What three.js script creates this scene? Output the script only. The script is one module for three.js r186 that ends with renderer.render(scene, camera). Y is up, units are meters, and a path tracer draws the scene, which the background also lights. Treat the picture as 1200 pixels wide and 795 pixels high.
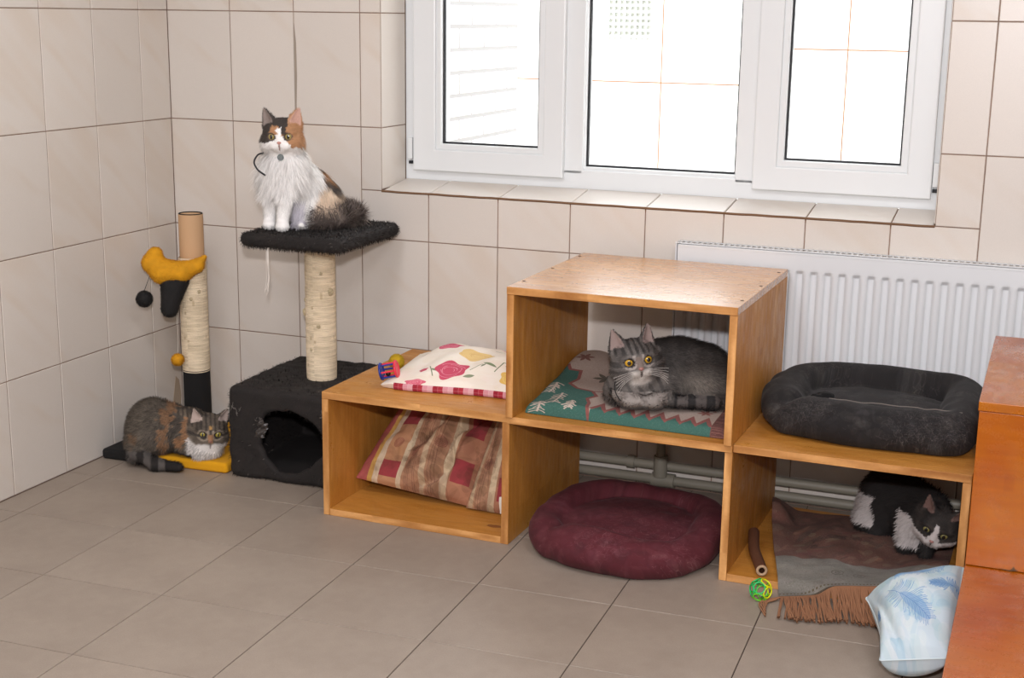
import * as THREE from 'three';
import { RoundedBoxGeometry } from 'three/addons/geometries/RoundedBoxGeometry.js';
import { mergeGeometries, mergeVertices } from 'three/addons/utils/BufferGeometryUtils.js';
import { RectAreaLightUniformsLib } from 'three/addons/lights/RectAreaLightUniformsLib.js';

// ---------------------------------------------------------------- camera, sky, lights, exposure
const scene = new THREE.Scene();
const camera = new THREE.PerspectiveCamera(27.345, 1200 / 795, 0.05, 60);
camera.position.set(2.3684, 1.1963, 3.3782);
camera.rotation.order = 'YXZ';
camera.rotation.set(-0.2286, 0.3719, 0.0139);
scene.add(camera);

const renderer = new THREE.WebGLRenderer({ antialias: true });
renderer.toneMapping = THREE.LinearToneMapping;
renderer.toneMappingExposure = 0.97;
renderer.shadowMap.enabled = true;
RectAreaLightUniformsLib.init();

scene.background = new THREE.Color(0.93, 0.97, 1.0);       // even overcast sky
scene.backgroundIntensity = 4.6;

const ROOM = { x1: 4.1, z1: 4.9, h: 2.62 };
const BOUNCE_PANELS = [[1.05, 2.1], [2.65, 2.1], [1.05, 3.7], [2.65, 3.7]];   // x, z of four added ceiling panels standing in for bounced flash
const BOUNCE_PANEL = { w: 0.62, d: 0.62, nits: 15.5, color: 0xf7f8ff };
const FLASH = { at: [2.4, 1.48, 3.5], candela: 16.5, color: 0xfdfaff };

// ---------------------------------------------------------------- helpers
let seed = 12345;
const rnd = () => { seed = (seed * 1664525 + 1013904223) >>> 0; return seed / 4294967296; };
const lerp = (a, b, t) => a + (b - a) * t;
const clamp = (x, a = 0, b = 1) => Math.min(b, Math.max(a, x));
const smooth = (a, b, x) => { const t = clamp((x - a) / (b - a)); return t * t * (3 - 2 * t); };
function h3(i, j, k) { let n = Math.imul(i, 374761393) ^ Math.imul(j, 668265263) ^ Math.imul(k, 2147483647 - 1274126177); n = Math.imul(n ^ (n >>> 13), 1274126177); n ^= n >>> 16; return (n >>> 0) / 4294967296; }
function noise3(x, y, z) {
  const i = Math.floor(x), j = Math.floor(y), k = Math.floor(z); let u = x - i, v = y - j, w = z - k;
  u = u * u * (3 - 2 * u); v = v * v * (3 - 2 * v); w = w * w * (3 - 2 * w);
  const a = lerp(h3(i, j, k), h3(i + 1, j, k), u), b = lerp(h3(i, j + 1, k), h3(i + 1, j + 1, k), u);
  const c = lerp(h3(i, j, k + 1), h3(i + 1, j, k + 1), u), d = lerp(h3(i, j + 1, k + 1), h3(i + 1, j + 1, k + 1), u);
  return lerp(lerp(a, b, v), lerp(c, d, v), w) * 2 - 1;
}
const fbm = (x, y, z = 0, o = 4) => { let s = 0, a = 0.5; for (let q = 0; q < o; q++) { s += a * noise3(x, y, z + q * 7.3); x *= 2.03; y *= 2.03; z *= 2.03; a *= 0.5; } return s; };
// periodic noise for textures that repeat: period p in both directions
const pn = (x, y, p, z = 0) => { const m = (a) => ((a % p) + p) % p; const i = Math.floor(x), j = Math.floor(y); let u = x - i, v = y - j; u = u * u * (3 - 2 * u); v = v * v * (3 - 2 * v); const g = (a, b) => h3(m(a), m(b), z); return lerp(lerp(g(i, j), g(i + 1, j), u), lerp(g(i, j + 1), g(i + 1, j + 1), u), v) * 2 - 1; };

function dataTex(w, h, fn, { srgb = true, repeat = true } = {}) {
  const d = new Uint8Array(w * h * 4);
  for (let y = 0; y < h; y++) for (let x = 0; x < w; x++) { const c = fn(x / w, y / h, x, y), o = (y * w + x) * 4; if (typeof c === 'number') { d[o] = d[o + 1] = d[o + 2] = clamp(c, 0, 255); } else { d[o] = clamp(c[0], 0, 255); d[o + 1] = clamp(c[1], 0, 255); d[o + 2] = clamp(c[2], 0, 255); } d[o + 3] = 255; }
  const t = new THREE.DataTexture(d, w, h); t.magFilter = t.minFilter = THREE.LinearFilter;
  if (repeat) t.wrapS = t.wrapT = THREE.RepeatWrapping;
  if (srgb) t.colorSpace = THREE.SRGBColorSpace; t.needsUpdate = true; return t;
}
function canvasTex(w, h, draw) {
  const c = document.createElement('canvas'); c.width = w; c.height = h; draw(c.getContext('2d'), w, h);
  const t = new THREE.CanvasTexture(c); t.colorSpace = THREE.SRGBColorSpace; t.magFilter = t.minFilter = THREE.LinearFilter; return t;
}
const mat = (o) => new THREE.MeshStandardMaterial({ roughness: 0.8, ...o });
const phys = (o) => new THREE.MeshPhysicalMaterial({ roughness: 0.8, ...o });
const used = {};
const numbered = (n) => { if (used[n] === undefined) { used[n] = 0; return n; } used[n]++; return n + '_' + String(used[n]).padStart(3, '0'); };
const live = (m) => { m.castShadow = true; m.receiveShadow = true; return m; };
function part(name, geo, m, parent, label) { const o = live(new THREE.Mesh(geo, m)); o.name = name; parent.add(o); if (label) o.userData.label = label; return o; }
function thing(name, label, category, [x, y, z] = [0, 0, 0], turn = 0, group) {
  const o = new THREE.Group(); o.name = numbered(name); o.position.set(x, y, z); o.rotation.y = turn; o.userData = { label, category }; if (group) o.userData.group = group; scene.add(o); return o;
}
function single(name, label, category, geo, m, [x, y, z] = [0, 0, 0], turn = 0, group) {
  const o = live(new THREE.Mesh(geo, m)); o.name = numbered(name); o.position.set(x, y, z); o.rotation.y = turn; o.userData = { label, category }; if (group) o.userData.group = group; scene.add(o); return o;
}
function struct(name, geo, m, label, category) { const o = live(geo ? new THREE.Mesh(geo, m) : new THREE.Group()); o.name = name; o.userData = { kind: 'structure', label, category }; scene.add(o); return o; }
// uv in metres from the dominant axis of the normal; grain: axis (0 x, 1 y, 2 z) along which u runs
function boxUV(g, grain = 0, ou = 0, ov = 0) {
  const p = g.attributes.position, n = g.attributes.normal, uv = new Float32Array(p.count * 2);
  for (let i = 0; i < p.count; i++) {
    const P = [p.getX(i), p.getY(i), p.getZ(i)], N = [Math.abs(n.getX(i)), Math.abs(n.getY(i)), Math.abs(n.getZ(i))];
    const d = N[0] > N[1] && N[0] > N[2] ? 0 : N[1] > N[2] ? 1 : 2; let ax = [0, 1, 2].filter((a) => a !== d); if (ax[1] === grain) ax = [ax[1], ax[0]];
    uv[2 * i] = P[ax[0]] + ou + d * 0.37; uv[2 * i + 1] = P[ax[1]] + ov + d * 0.21;
  }
  g.setAttribute('uv', new THREE.BufferAttribute(uv, 2)); return g;
}
// box by its limits, edges rounded by r
function bx(x0, x1, y0, y1, z0, z1, r = 0.001, grain = 0, seg = 1) {
  const w = x1 - x0, h = y1 - y0, d = z1 - z0; const g = r > 0 ? new RoundedBoxGeometry(w, h, d, seg, Math.min(r, w / 2.01, h / 2.01, d / 2.01)) : new THREE.BoxGeometry(w, h, d);
  g.translate((x0 + x1) / 2, (y0 + y1) / 2, (z0 + z1) / 2); return boxUV(g, grain, (x0 * 7.3 + z0 * 3.1) % 1, (y0 * 5.7 + x0 * 1.9) % 1);
}
const merge = (list) => mergeGeometries(list.map((g) => { const q = g.index ? g.toNonIndexed() : g; for (const k of Object.keys(q.attributes)) if (!['position', 'normal', 'uv'].includes(k)) q.deleteAttribute(k); return q; }));
// a tile: flat front at +z, chamfered rim, centred on x and y, back at z = -t
function slab(w, h, t = 0.004, c = 0.0012) {
  const a = w / 2, b = h / 2, ring = (x, y, z) => [[-x, -y, z], [x, -y, z], [x, y, z], [-x, y, z]];
  const R = [ring(a - c, b - c, 0), ring(a, b, -c), ring(a, b, -t)], pos = [], uv = [];
  const q = (A, B, C, D) => { for (const P of [A, B, C, A, C, D]) { pos.push(...P); uv.push(P[0] + a, P[1] + b); } };
  q(...R[0]); for (let l = 0; l < 2; l++) for (let k = 0; k < 4; k++) q(R[l + 1][k], R[l + 1][(k + 1) % 4], R[l][(k + 1) % 4], R[l][k]);
  const g = new THREE.BufferGeometry(); g.setAttribute('position', new THREE.Float32BufferAttribute(pos, 3)); g.setAttribute('uv', new THREE.Float32BufferAttribute(uv, 2)); g.computeVertexNormals(); return g;
}
function tube(pts, r, seg = 24, rad = 8, closed = false) { return new THREE.TubeGeometry(new THREE.CatmullRomCurve3(pts.map((p) => new THREE.Vector3(...p)), closed), seg, r, rad, closed); }
function cyl(r0, r1, h, seg = 24) { return new THREE.CylinderGeometry(r1, r0, h, seg); }
function grid(nu, nv, fn) {
  const pos = [], uv = [], idx = [];
  for (let j = 0; j <= nv; j++) for (let i = 0; i <= nu; i++) { pos.push(...fn(i / nu, j / nv)); uv.push(i / nu, j / nv); }
  for (let j = 0; j < nv; j++) for (let i = 0; i < nu; i++) { const a = j * (nu + 1) + i, b = a + 1, c = a + nu + 1, d = c + 1; idx.push(a, c, b, b, c, d); }
  const g = new THREE.BufferGeometry(); g.setAttribute('position', new THREE.Float32BufferAttribute(pos, 3)); g.setAttribute('uv', new THREE.Float32BufferAttribute(uv, 2)); g.setIndex(idx); g.computeVertexNormals(); return g;
}
// soft closed cushion: top(s,t) and bottom(s,t), s,t in 0..1, meeting at the rim
function cushion(nu, nv, top, bottom) {
  const A = grid(nu, nv, top), B = grid(nu, nv, bottom); const ix = B.index.array; for (let i = 0; i < ix.length; i += 3) { const k = ix[i]; ix[i] = ix[i + 1]; ix[i + 1] = k; } B.computeVertexNormals(); return mergeGeometries([A, B]);
}

// ---------------------------------------------------------------- materials of the setting
const tileTex = dataTex(768, 768, (u, v) => {
  const X = u * 6 + v * 6, Y = v * 6, w = 1.1 * pn(X * 1, Y * 1, 6, 3);
  const vein = pn((X * 2 + Y * 0.0 + w), (Y * 0.5 + 0.3 * w) * 2, 12, 5) * 0.6 + pn(X * 6, Y * 2 + w, 36, 6) * 0.28;
  const fine = (h3(Math.floor(u * 768), Math.floor(v * 768), 9) - 0.5) * 3;
  const k = smooth(-0.1, 0.8, vein);
  return [217 - 4 * k + fine, 209 - 8 * k + fine, 200 - 12 * k + fine];
});
const tileMats = [[0, 0, 1], [0.37, 0.21, 0.985], [0.71, 0.55, 1.01], [0.18, 0.8, 0.97]].map(([a, b, c]) => { const t = tileTex.clone(); t.repeat.set(0.9, 0.9); t.offset.set(a, b); t.needsUpdate = true; return mat({ map: t, color: new THREE.Color(c, c, c * 0.995), roughness: 0.34 }); });
const groutMat = mat({ color: 0xa08a7b, roughness: 0.95, map: dataTex(256, 256, (u, v) => { const n = pn(u * 24, v * 24, 24, 2) * 14 + pn(u * 90, v * 90, 90, 4) * 12; return [220 + n, 215 + n, 210 + n]; }) });
const sillGrout = mat({ color: 0x8a6a50, roughness: 0.95, map: groutMat.map });
const floorTex = dataTex(512, 512, (u, v, x, y) => { const n = pn(u * 5, v * 5, 5, 1) * 4 + pn(u * 22, v * 22, 22, 2) * 3 + (h3(x, y, 3) - 0.5) * 13; return [176 + n, 161 + n, 147 + n * 0.95]; });
const floorMats = [1, 0.97, 1.03, 0.985].map((c, i) => { const t = floorTex.clone(); t.repeat.set(2.4, 2.4); t.offset.set(i * 0.27, i * 0.41); t.needsUpdate = true; return mat({ map: t, color: new THREE.Color(c * 0.725, c * 0.72, c * 0.705), roughness: 0.46 }); });
const floorGrout = mat({ color: 0x4a3d34, roughness: 0.95, map: groutMat.map });
const plaster = mat({ color: 0xe9e3da, roughness: 0.9 });
const pvc = mat({ color: 0xe3e6e6, roughness: 0.32 });
const gasketMat = mat({ color: 0x15171b, roughness: 0.6 });
const glass = phys({ color: 0xffffff, roughness: 0.0, transmission: 1, thickness: 0, ior: 1.45 });

// ---------------------------------------------------------------- floor
const J = 0.0025;                                    // joint width
{
  const floor = struct('floor', bx(-0.02, ROOM.x1, -0.12, -0.0022, -0.02, ROOM.z1, 0), floorGrout, 'taupe ceramic tiled floor with thin dark joints', 'floor');
  const F = 0.2982, a = 0.0317, fx = 0.0851, fz = 0.5274, ca = Math.cos(a), sa = Math.sin(a);
  const full = slab(F - 0.0022, F - 0.0022, 0.004, 0.0006).rotateX(-Math.PI / 2); let n = 0;
  // tiles are cut where they meet the two walls: clip the square to x>0.003, z>0.003
  function cutTile(pts) {
    const clip = (P, ax, lim) => { const out = []; for (let i = 0; i < P.length; i++) { const A = P[i], B = P[(i + 1) % P.length], ia = A[ax] >= lim, ib = B[ax] >= lim; if (ia) out.push(A); if (ia !== ib) { const t = (lim - A[ax]) / (B[ax] - A[ax]); out.push([lerp(A[0], B[0], t), lerp(A[1], B[1], t)]); } } return out; };
    return clip(clip(pts, 0, 0.003), 1, 0.003);
  }
  for (let j = -3; j < 13; j++) for (let i = -2; i < 13; i++) {
    const cxl = (i + 0.5) * F, czl = (j + 0.5) * F, x = fx + cxl * ca + czl * sa, z = fz - cxl * sa + czl * ca;
    if (x < -F * 0.7 || z < -F * 0.7 || x > ROOM.x1 - 0.18 || z > ROOM.z1 - 0.18) continue;
    const h = F / 2 - 0.0011, C = [[-h, -h], [h, -h], [h, h], [-h, h]].map(([p, q]) => [x + p * ca + q * sa, z - p * sa + q * ca]);
    const m = floorMats[Math.floor(h3(i, j, 5) * 4)];
    if (C.every(([p, q]) => p > 0.003 && q > 0.003)) { const o = part(n++ ? 'tile_' + String(n - 1).padStart(3, '0') : 'tile', full, m, floor); o.position.set(x, 0, z); o.rotation.y = a; continue; }
    const P = cutTile(C); if (P.length < 3) continue;
    const s = new THREE.Shape(P.map(([p, q]) => new THREE.Vector2(p, -q))); const g = new THREE.ExtrudeGeometry(s, { depth: 0.0035, bevelEnabled: false }).rotateX(-Math.PI / 2).translate(0, -0.0035, 0);
    part(n++ ? 'tile_' + String(n - 1).padStart(3, '0') : 'tile', boxUV(g, 0), m, floor);
  }
}

// ---------------------------------------------------------------- walls and ceiling
const W = { x0: 0.666, x1: 2.109, y0: 0.727, y1: 1.955, zf: -0.15 };       // window opening
const TX0 = 0.2033, TW = 0.2006, TY = [0, 0.296, 0.596, 0.896, 1.196, 1.496, 1.796, 2.096, 2.396];
function tilesOn(parent, place, rects) {
  const cache = {}; let n = 0;
  rects.forEach(([u0, u1, v0, v1], k) => {
    const w = u1 - u0 - J, h = v1 - v0 - J; if (w < 0.004 || h < 0.004) return; const key = w.toFixed(4) + h.toFixed(4); cache[key] ??= slab(w, h);
    const o = part(n++ ? 'tile_' + String(n - 1).padStart(3, '0') : 'tile', cache[key], tileMats[Math.floor(h3(Math.round(u0 * 100), Math.round(v0 * 100), 11 + k % 3) * 4)], parent); place(o, (u0 + u1) / 2, (v0 + v1) / 2);
    o.rotation.z += (h3(k, 3, 1) - 0.5) * 0.002;
  });
}
{
  const wb = merge([bx(-0.3, W.x0, -0.1, ROOM.h, -0.3, -0.0018, 0), bx(W.x1, ROOM.x1 + 0.3, -0.1, ROOM.h, -0.3, -0.0018, 0), bx(W.x0, W.x1, -0.1, W.y0 - 0.006, -0.3, -0.0018, 0), bx(W.x0, W.x1, W.y1, ROOM.h, -0.3, -0.0018, 0)]);
  const wall = struct('wall_back', wb, groutMat, 'cream ceramic tiled wall with the window', 'wall');
  const R = [], col = (m) => TX0 + m * TW, top = 7;
  const add = (a, b, c, d) => R.push([a, b, c, d]);
  for (let r = 0; r < top; r++) {
    add(-0.0005, col(0), TY[r], TY[r + 1]); add(col(0), col(1), TY[r], TY[r + 1]); add(col(1), col(2), TY[r], TY[r + 1]);
    for (let m = 10; m < 19; m++) add(col(m), col(m + 1), TY[r], TY[r + 1]);
    if (r < 2) for (let m = 2; m < 10; m++) add(col(m), col(m + 1), TY[r], TY[r + 1]);
  }
  for (let m = 2; m < 10; m++) add(col(m), col(m + 1), TY[2], W.y0);
  for (const [a, b] of [[col(2), W.x0], [W.x1, col(10)]]) { add(a, b, W.y0, TY[3]); for (let r = 3; r < top; r++) add(a, b, TY[r], TY[r + 1]); }
  for (let m = 2; m < 10; m++) add(Math.max(col(m), W.x0), Math.min(col(m + 1), W.x1), W.y1, TY[7]);
  tilesOn(wall, (o, u, v) => o.position.set(u, v, 0), R);
  // reveals of the window
  const rev = []; for (const [a, b] of [[W.y0 + 0.004, TY[3]], [TY[3], TY[4]], [TY[4], TY[5]], [TY[5], TY[6]], [TY[6], W.y1]]) rev.push([-0.146, -0.001, a, b]);
  const before = wall.children.length;
  tilesOn(wall, (o, u, v) => { o.position.set(W.x0 + 0.0018, v, u); o.rotation.y = Math.PI / 2; }, rev);
  tilesOn(wall, (o, u, v) => { o.position.set(W.x1 - 0.0018, v, u); o.rotation.y = -Math.PI / 2; }, rev);
  wall.children.slice(before).forEach((o, i) => { o.name = 'reveal_tile' + (i ? '_' + String(i).padStart(3, '0') : ''); });
  // sill: bed of brown grout that slopes up to the frame, tiles on it
  const bed = bx(W.x0, W.x1, -0.02, 0, -0.15, -0.0005, 0); bed.rotateX(0.13).translate(0, W.y0 - 0.003, 0);
  part('sill_bed', bed, sillGrout, wall, 'brown grout under the sill tiles');
  const xs = [W.x0 + 0.002, ...[3, 4, 5, 6, 7, 8, 9].map(col), W.x1 - 0.002];
  for (let i = 0; i + 1 < xs.length; i++) { const g = slab(xs[i + 1] - xs[i] - 0.003, 0.144, 0.004, 0.0015).rotateX(-Math.PI / 2); const o = part(i ? 'sill_tile_' + String(i).padStart(3, '0') : 'sill_tile', g, tileMats[i % 4], wall); o.position.set((xs[i] + xs[i + 1]) / 2, W.y0 + 0.0105, -0.0755); o.rotation.x = 0.13; }
  // rough brown joint along the front edge of the sill
  const pts = []; for (let i = 0; i <= 60; i++) pts.push([lerp(W.x0, W.x1, i / 60), W.y0 - 0.001 + 0.0005 * noise3(i * 0.9, 1, 1), -0.0012]);
  part('sill_joint', tube(pts, 0.0032, 240, 6), sillGrout, wall, 'rough brown joint along the sill edge');
  // smeared wide joint beside the sitting cat
  const sm = new THREE.Shape([[0, 0], [0.0035, 0.03], [0.007, 0.12], [0.006, 0.21], [0.001, 0.262], [-0.001, 0.2], [-0.001, 0.06]].map(([a, b]) => new THREE.Vector2(a, b)));
  part('grout_smear', new THREE.ExtrudeGeometry(sm, { depth: 0.0008, bevelEnabled: false }).translate(col(1) + 0.001, 0.905, 0), mat({ color: 0x9d9183, roughness: 0.9 }), wall, 'grey smear of grout on the joint');
}
{
  const wall = struct('wall_left', bx(-0.3, -0.0018, -0.1, ROOM.h, 0, ROOM.z1 + 0.3, 0), groutMat, 'cream ceramic tiled side wall', 'wall');
  const Z0 = 0.131, R = []; for (let r = 0; r < 7; r++) { R.push([-0.0005, Z0, TY[r], TY[r + 1]]); for (let m = 0; m < 14; m++) R.push([Z0 + m * TW, Z0 + (m + 1) * TW, TY[r], TY[r + 1]]); }
  tilesOn(wall, (o, u, v) => { o.position.set(0, v, u); o.rotation.y = Math.PI / 2; }, R);
  const patch = new THREE.Shape([[0, 0], [0.03, 0.004], [0.036, 0.05], [0.028, 0.1], [0.012, 0.115], [0.004, 0.08], [-0.006, 0.04]].map(([a, b]) => new THREE.Vector2(a, b)));
  const pm = part('chipped_patch', new THREE.ExtrudeGeometry(patch, { depth: 0.001, bevelEnabled: false }), mat({ color: 0xb39f88, roughness: 0.95 }), wall, 'brownish chipped patch low on the wall'); pm.position.set(0.0002, 0.03, 0.045); pm.rotation.y = Math.PI / 2;
}
struct('wall_right', bx(ROOM.x1, ROOM.x1 + 0.3, -0.1, ROOM.h, -0.3, ROOM.z1 + 0.3, 0), plaster, 'plain pale side wall', 'wall');
struct('wall_front', bx(-0.3, ROOM.x1 + 0.3, -0.1, ROOM.h, ROOM.z1, ROOM.z1 + 0.3, 0), plaster, 'plain pale wall facing the window', 'wall');
struct('ceiling', bx(-0.3, ROOM.x1 + 0.3, ROOM.h, ROOM.h + 0.2, -0.3, ROOM.z1 + 0.3, 0), mat({ color: 0xf2efea, roughness: 0.9 }), 'plain white ceiling', 'ceiling');

// ---------------------------------------------------------------- window
{
  const win = struct('window_1', null, null, 'white plastic window with three lights', 'window');
  const frameRing = (x0, x1, y0, y1, b, z0, z1, r = 0.003, bl = b, br = b, bb = b, bt = b) => {          // one welded frame with a rounded front edge
    const box = (p, q, s, t, P) => { P.moveTo(p, s); P.lineTo(q, s); P.lineTo(q, t); P.lineTo(p, t); P.lineTo(p, s); return P; }, S = box(x0 + r, x1 - r, y0 + r, y1 - r, new THREE.Shape()); S.holes.push(box(x0 + bl - r, x1 - br + r, y0 + bb - r, y1 - bt + r, new THREE.Path()));
    return new THREE.ExtrudeGeometry(S, { depth: z1 - z0 - 2 * r, bevelEnabled: r > 0, bevelThickness: r, bevelSize: r, bevelSegments: 2, steps: 1 }).translate(0, 0, z0 + r);
  };
  const y0 = 0.745, y1 = W.y1, zf = -0.15;
  part('window_frame', merge([frameRing(W.x0 + 0.001, W.x1 - 0.001, y0, y1, 0.05, zf - 0.065, zf, 0.002), bx(1.131, 1.186, y0 + 0.04, y1 - 0.04, zf - 0.065, zf, 0.002), bx(1.597, 1.653, y0 + 0.04, y1 - 0.04, zf - 0.065, zf, 0.002)]), pvc, win);
  const light = (x0, x1, b0, t0, gx0, gx1, gy0, z0, z1, name) => {
    const gt = t0 - (gy0 - b0), f = part(name, merge([
      frameRing(x0, x1, b0, t0, 0, z0, z1, 0.0035, gx0 - x0 - 0.018, x1 - gx1 - 0.018, gy0 - b0 - 0.018, gy0 - b0 - 0.018),
      frameRing(gx0 - 0.019, gx1 + 0.019, gy0 - 0.019, gt + 0.019, 0.0175, z0 + 0.004, z1 - 0.006, 0.003)]), pvc, win);
    part('gasket', frameRing(gx0 - 0.002, gx1 + 0.002, gy0 - 0.002, gt + 0.002, 0.0052, z1 - 0.028, z1 - 0.017, 0), gasketMat, f, 'black rubber gasket');
    part('pane', bx(gx0, gx1, gy0, gt, z1 - 0.026, z1 - 0.024, 0), glass, f);
    return f;
  };
  light(0.697, 1.136, 0.773, 1.93, 0.782, 1.0605, 0.850, zf - 0.05, zf + 0.018, 'sash');
  light(1.160, 1.6245, 0.774, 1.93, 1.192, 1.594, 0.806, zf - 0.05, zf - 0.002, 'fixed_light');
  light(1.645, 2.083, 0.773, 1.93, 1.7225, 2.0055, 0.851, zf - 0.05, zf + 0.018, 'sash');
  for (const x of [0.686, 2.091]) { part('hinge_cover', bx(x - 0.007, x + 0.007, 0.802, 0.862, zf, zf + 0.016, 0.003), pvc, win); part('hinge_slot', bx(x - 0.006, x + 0.006, 0.789, 0.797, zf, zf + 0.01, 0.001), gasketMat, win, 'black hinge fitting'); }
}

// ---------------------------------------------------------------- outside the window
{
  const white = [0xf4f3f0, 0xeeecea, 0xf6f5f2].map((c) => mat({ color: c, roughness: 0.9 })), joint = mat({ color: 0xa3a19f, roughness: 0.95 });
  struct('ground_outside', bx(-1.5, 6, -0.5, -0.2, -4.5, -0.3, 0), mat({ color: 0xd9d7d2, roughness: 0.95 }), 'pale ground outside the window', 'ground');
  // white painted brick wing, running away from the window on its left
  const XB = 0.52, wing = struct('wall_outside_left', bx(XB - 0.25, XB - 0.003, -0.2, 1.75, -1.385, -0.3, 0), joint, 'white painted brick wall outside the left sash', 'wall');
  const BL = 0.21, BH = 0.0735, geo = bx(-0.05, 0, -BH / 2 + 0.006, BH / 2 - 0.006, -BL / 2 + 0.006, BL / 2 - 0.006, 0.004), halfGeo = bx(-0.05, 0, -BH / 2 + 0.006, BH / 2 - 0.006, -BL / 4 + 0.006, BL / 4 - 0.006, 0.004); let n = 0;
  for (let r = 0; r < 26; r++) for (let k = 0; k < 10; k++) { const z = -0.44 - k * BL - (r % 2) * BL / 2, y = -0.13 + r * BH; if (z < -1.4) continue; const half = z < -1.3 && r % 2; const o = part(n++ ? 'brick_' + String(n - 1).padStart(3, '0') : 'brick', half ? halfGeo : geo, white[(r * 3 + k * 2) % 3], wing); o.position.set(XB, y, half ? z + BL / 4 : z); }
  // facing wall of large white panels with rusty joints
  const ZP = -3.0, far = struct('wall_outside_far', bx(-1.1, 6, -0.2, 1.5, ZP - 0.2, ZP - 0.004, 0), mat({ color: 0xa67c58, roughness: 0.9 }), 'white panel wall opposite the window', 'wall');
  let m = 0; const cols = []; for (let q = -3; q < 12; q++) cols.push(0.605 + q * 0.4225);
  for (let i = 0; i + 1 < cols.length; i++) { const split = cols[i] < 1.0 ? 0.897 : 1.064; for (const [a, b] of [[-0.2, split - 0.62], [split - 0.62, split], [split, 1.5]]) { if (b <= -0.2) continue; part(m++ ? 'panel_' + String(m - 1).padStart(3, '0') : 'panel', bx(cols[i] + 0.003, cols[i + 1] - 0.003, Math.max(a, -0.2) + 0.003, b - 0.003, ZP - 0.03, ZP, 0.002), white[(i + m) % 3], far); } }
}

{ // grey-green ventilation grille on the facing wall
  const bars = []; for (let i = 0; i < 14; i++) bars.push(bx(0.34, 0.56, 1.1 + i * 0.028, 1.112 + i * 0.028, -2.995, -2.985, 0)); for (let i = 0; i < 9; i++) bars.push(bx(0.345 + i * 0.026, 0.351 + i * 0.026, 1.09, 1.49, -2.998, -2.983, 0));
  single('vent_grille', 'pale grey-green vent grille on the wall opposite the window', 'grille', merge(bars), mat({ color: 0xd3d9d0, roughness: 0.7 }));
}
// ---------------------------------------------------------------- added ceiling panels and the camera flash
for (const [x, z] of BOUNCE_PANELS) {  // unseen panels, added to give the soft light of flash off the ceiling
  const { w, d, nits, color } = BOUNCE_PANEL, t = thing('added_ceiling_light', 'added white ceiling panel standing in for bounced flash light', 'lamp', [x, ROOM.h, z], 0, 'added ceiling lights');
  part('housing', bx(-w / 2 - 0.02, w / 2 + 0.02, -0.06, 0, -d / 2 - 0.02, d / 2 + 0.02, 0.004), pvc, t);
  part('diffuser_light', bx(-w / 2, w / 2, -0.068, -0.058, -d / 2, d / 2, 0.003), mat({ color: 0xffffff, emissive: color, emissiveIntensity: 1.2 }), t);
  const L = new THREE.RectAreaLight(color, nits, w, d); L.name = 'added_ceiling_glow'; L.position.set(x, ROOM.h - 0.075, z); L.lookAt(x, 0, z); scene.add(L);
}
{
  const [x, y, z] = FLASH.at, t = thing('camera_flash_lamp', 'unseen camera flash inferred from the shadows, on an added stand', 'lamp', [x, 0, z], 0.38), black = mat({ color: 0x16161a, roughness: 0.5 });  // camera flash inferred from the shadow edge; base and pole are added
  part('added_stand_base', new THREE.CylinderGeometry(0.12, 0.13, 0.02, 32).translate(0, 0.01, 0), black, t); part('added_pole', cyl(0.012, 0.012, y - 0.05, 16).translate(0, (y - 0.05) / 2, 0), black, t);
  part('flash_head', bx(-0.06, 0.06, y - 0.05, y + 0.05, -0.01, 0.14, 0.01), black, t);
  part('flash_light_glass', bx(-0.05, 0.05, y - 0.04, y + 0.04, -0.016, -0.009, 0.002), mat({ color: 0xffffff, emissive: FLASH.color, emissiveIntensity: 1 }), t);
  const dir = new THREE.Vector3(-Math.sin(0.38), 0, -Math.cos(0.38)), L = new THREE.SpotLight(FLASH.color, FLASH.candela, 0, 0.8, 0.7, 2); L.name = 'flash_glow'; L.position.set(x + dir.x * 0.03, y, z + dir.z * 0.03);
  L.target.position.set(1.6, 0.75, 0.2); L.castShadow = true; L.shadow.radius = 2; scene.add(L, L.target);
}

// ---------------------------------------------------------------- plywood
const woodTex = (base, dark, seedz, amp = 1) => dataTex(1024, 512, (u, v, x, y) => {
  const w = pn(u * 4, v * 8, 8, seedz) * 0.35 + pn(u * 2, v * 3, 4, seedz + 1) * 0.5;
  const g = pn(u * 8, v * 150 + w * 10, 150, seedz + 2) * 0.45 + pn(u * 30, v * 300 + w * 14, 300, seedz + 3) * 0.3 + pn(u * 5, v * 28 + w * 6, 28, seedz + 4) * 0.5;
  const flame = pn(u * 3, v * 10 + w * 3, 10, seedz + 5) * 0.5; const k = clamp(0.42 + 0.38 * amp * g + 0.3 * amp * flame); const s = (h3(x, y, seedz) - 0.5) * 7;
  const blot = amp < 1.01 && seedz > 50 ? 16 * pn(u * 9, v * 5, 45, seedz + 9) + 10 * pn(u * 20, v * 11, 99, seedz + 10) : 0; const knot = h3(Math.floor(u * 60), Math.floor(v * 30), seedz + 8) > 0.996 ? 0.25 : 0;
  return [lerp(base[0], dark[0], k + knot) + s + blot * 0.6, lerp(base[1], dark[1], k + knot) + s + blot, lerp(base[2], dark[2], k + knot) + s * 0.8 + blot * 0.6];
});
const plyTex = woodTex([202, 149, 84], [164, 108, 46], 21), plyRough = dataTex(512, 512, (u, v, x, y) => { const n = 118 + 26 * pn(u * 9, v * 9, 9, 31) + 30 * pn(u * 40, v * 90, 90, 32) + (h3(x, y, 33) - 0.5) * 40; return n; }, { srgb: false });
const plyBump = dataTex(512, 512, (u, v, x, y) => 128 + 60 * pn(u * 14, v * 30, 30, 41) + 40 * pn(u * 50, v * 90, 90, 42), { srgb: false });
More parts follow.
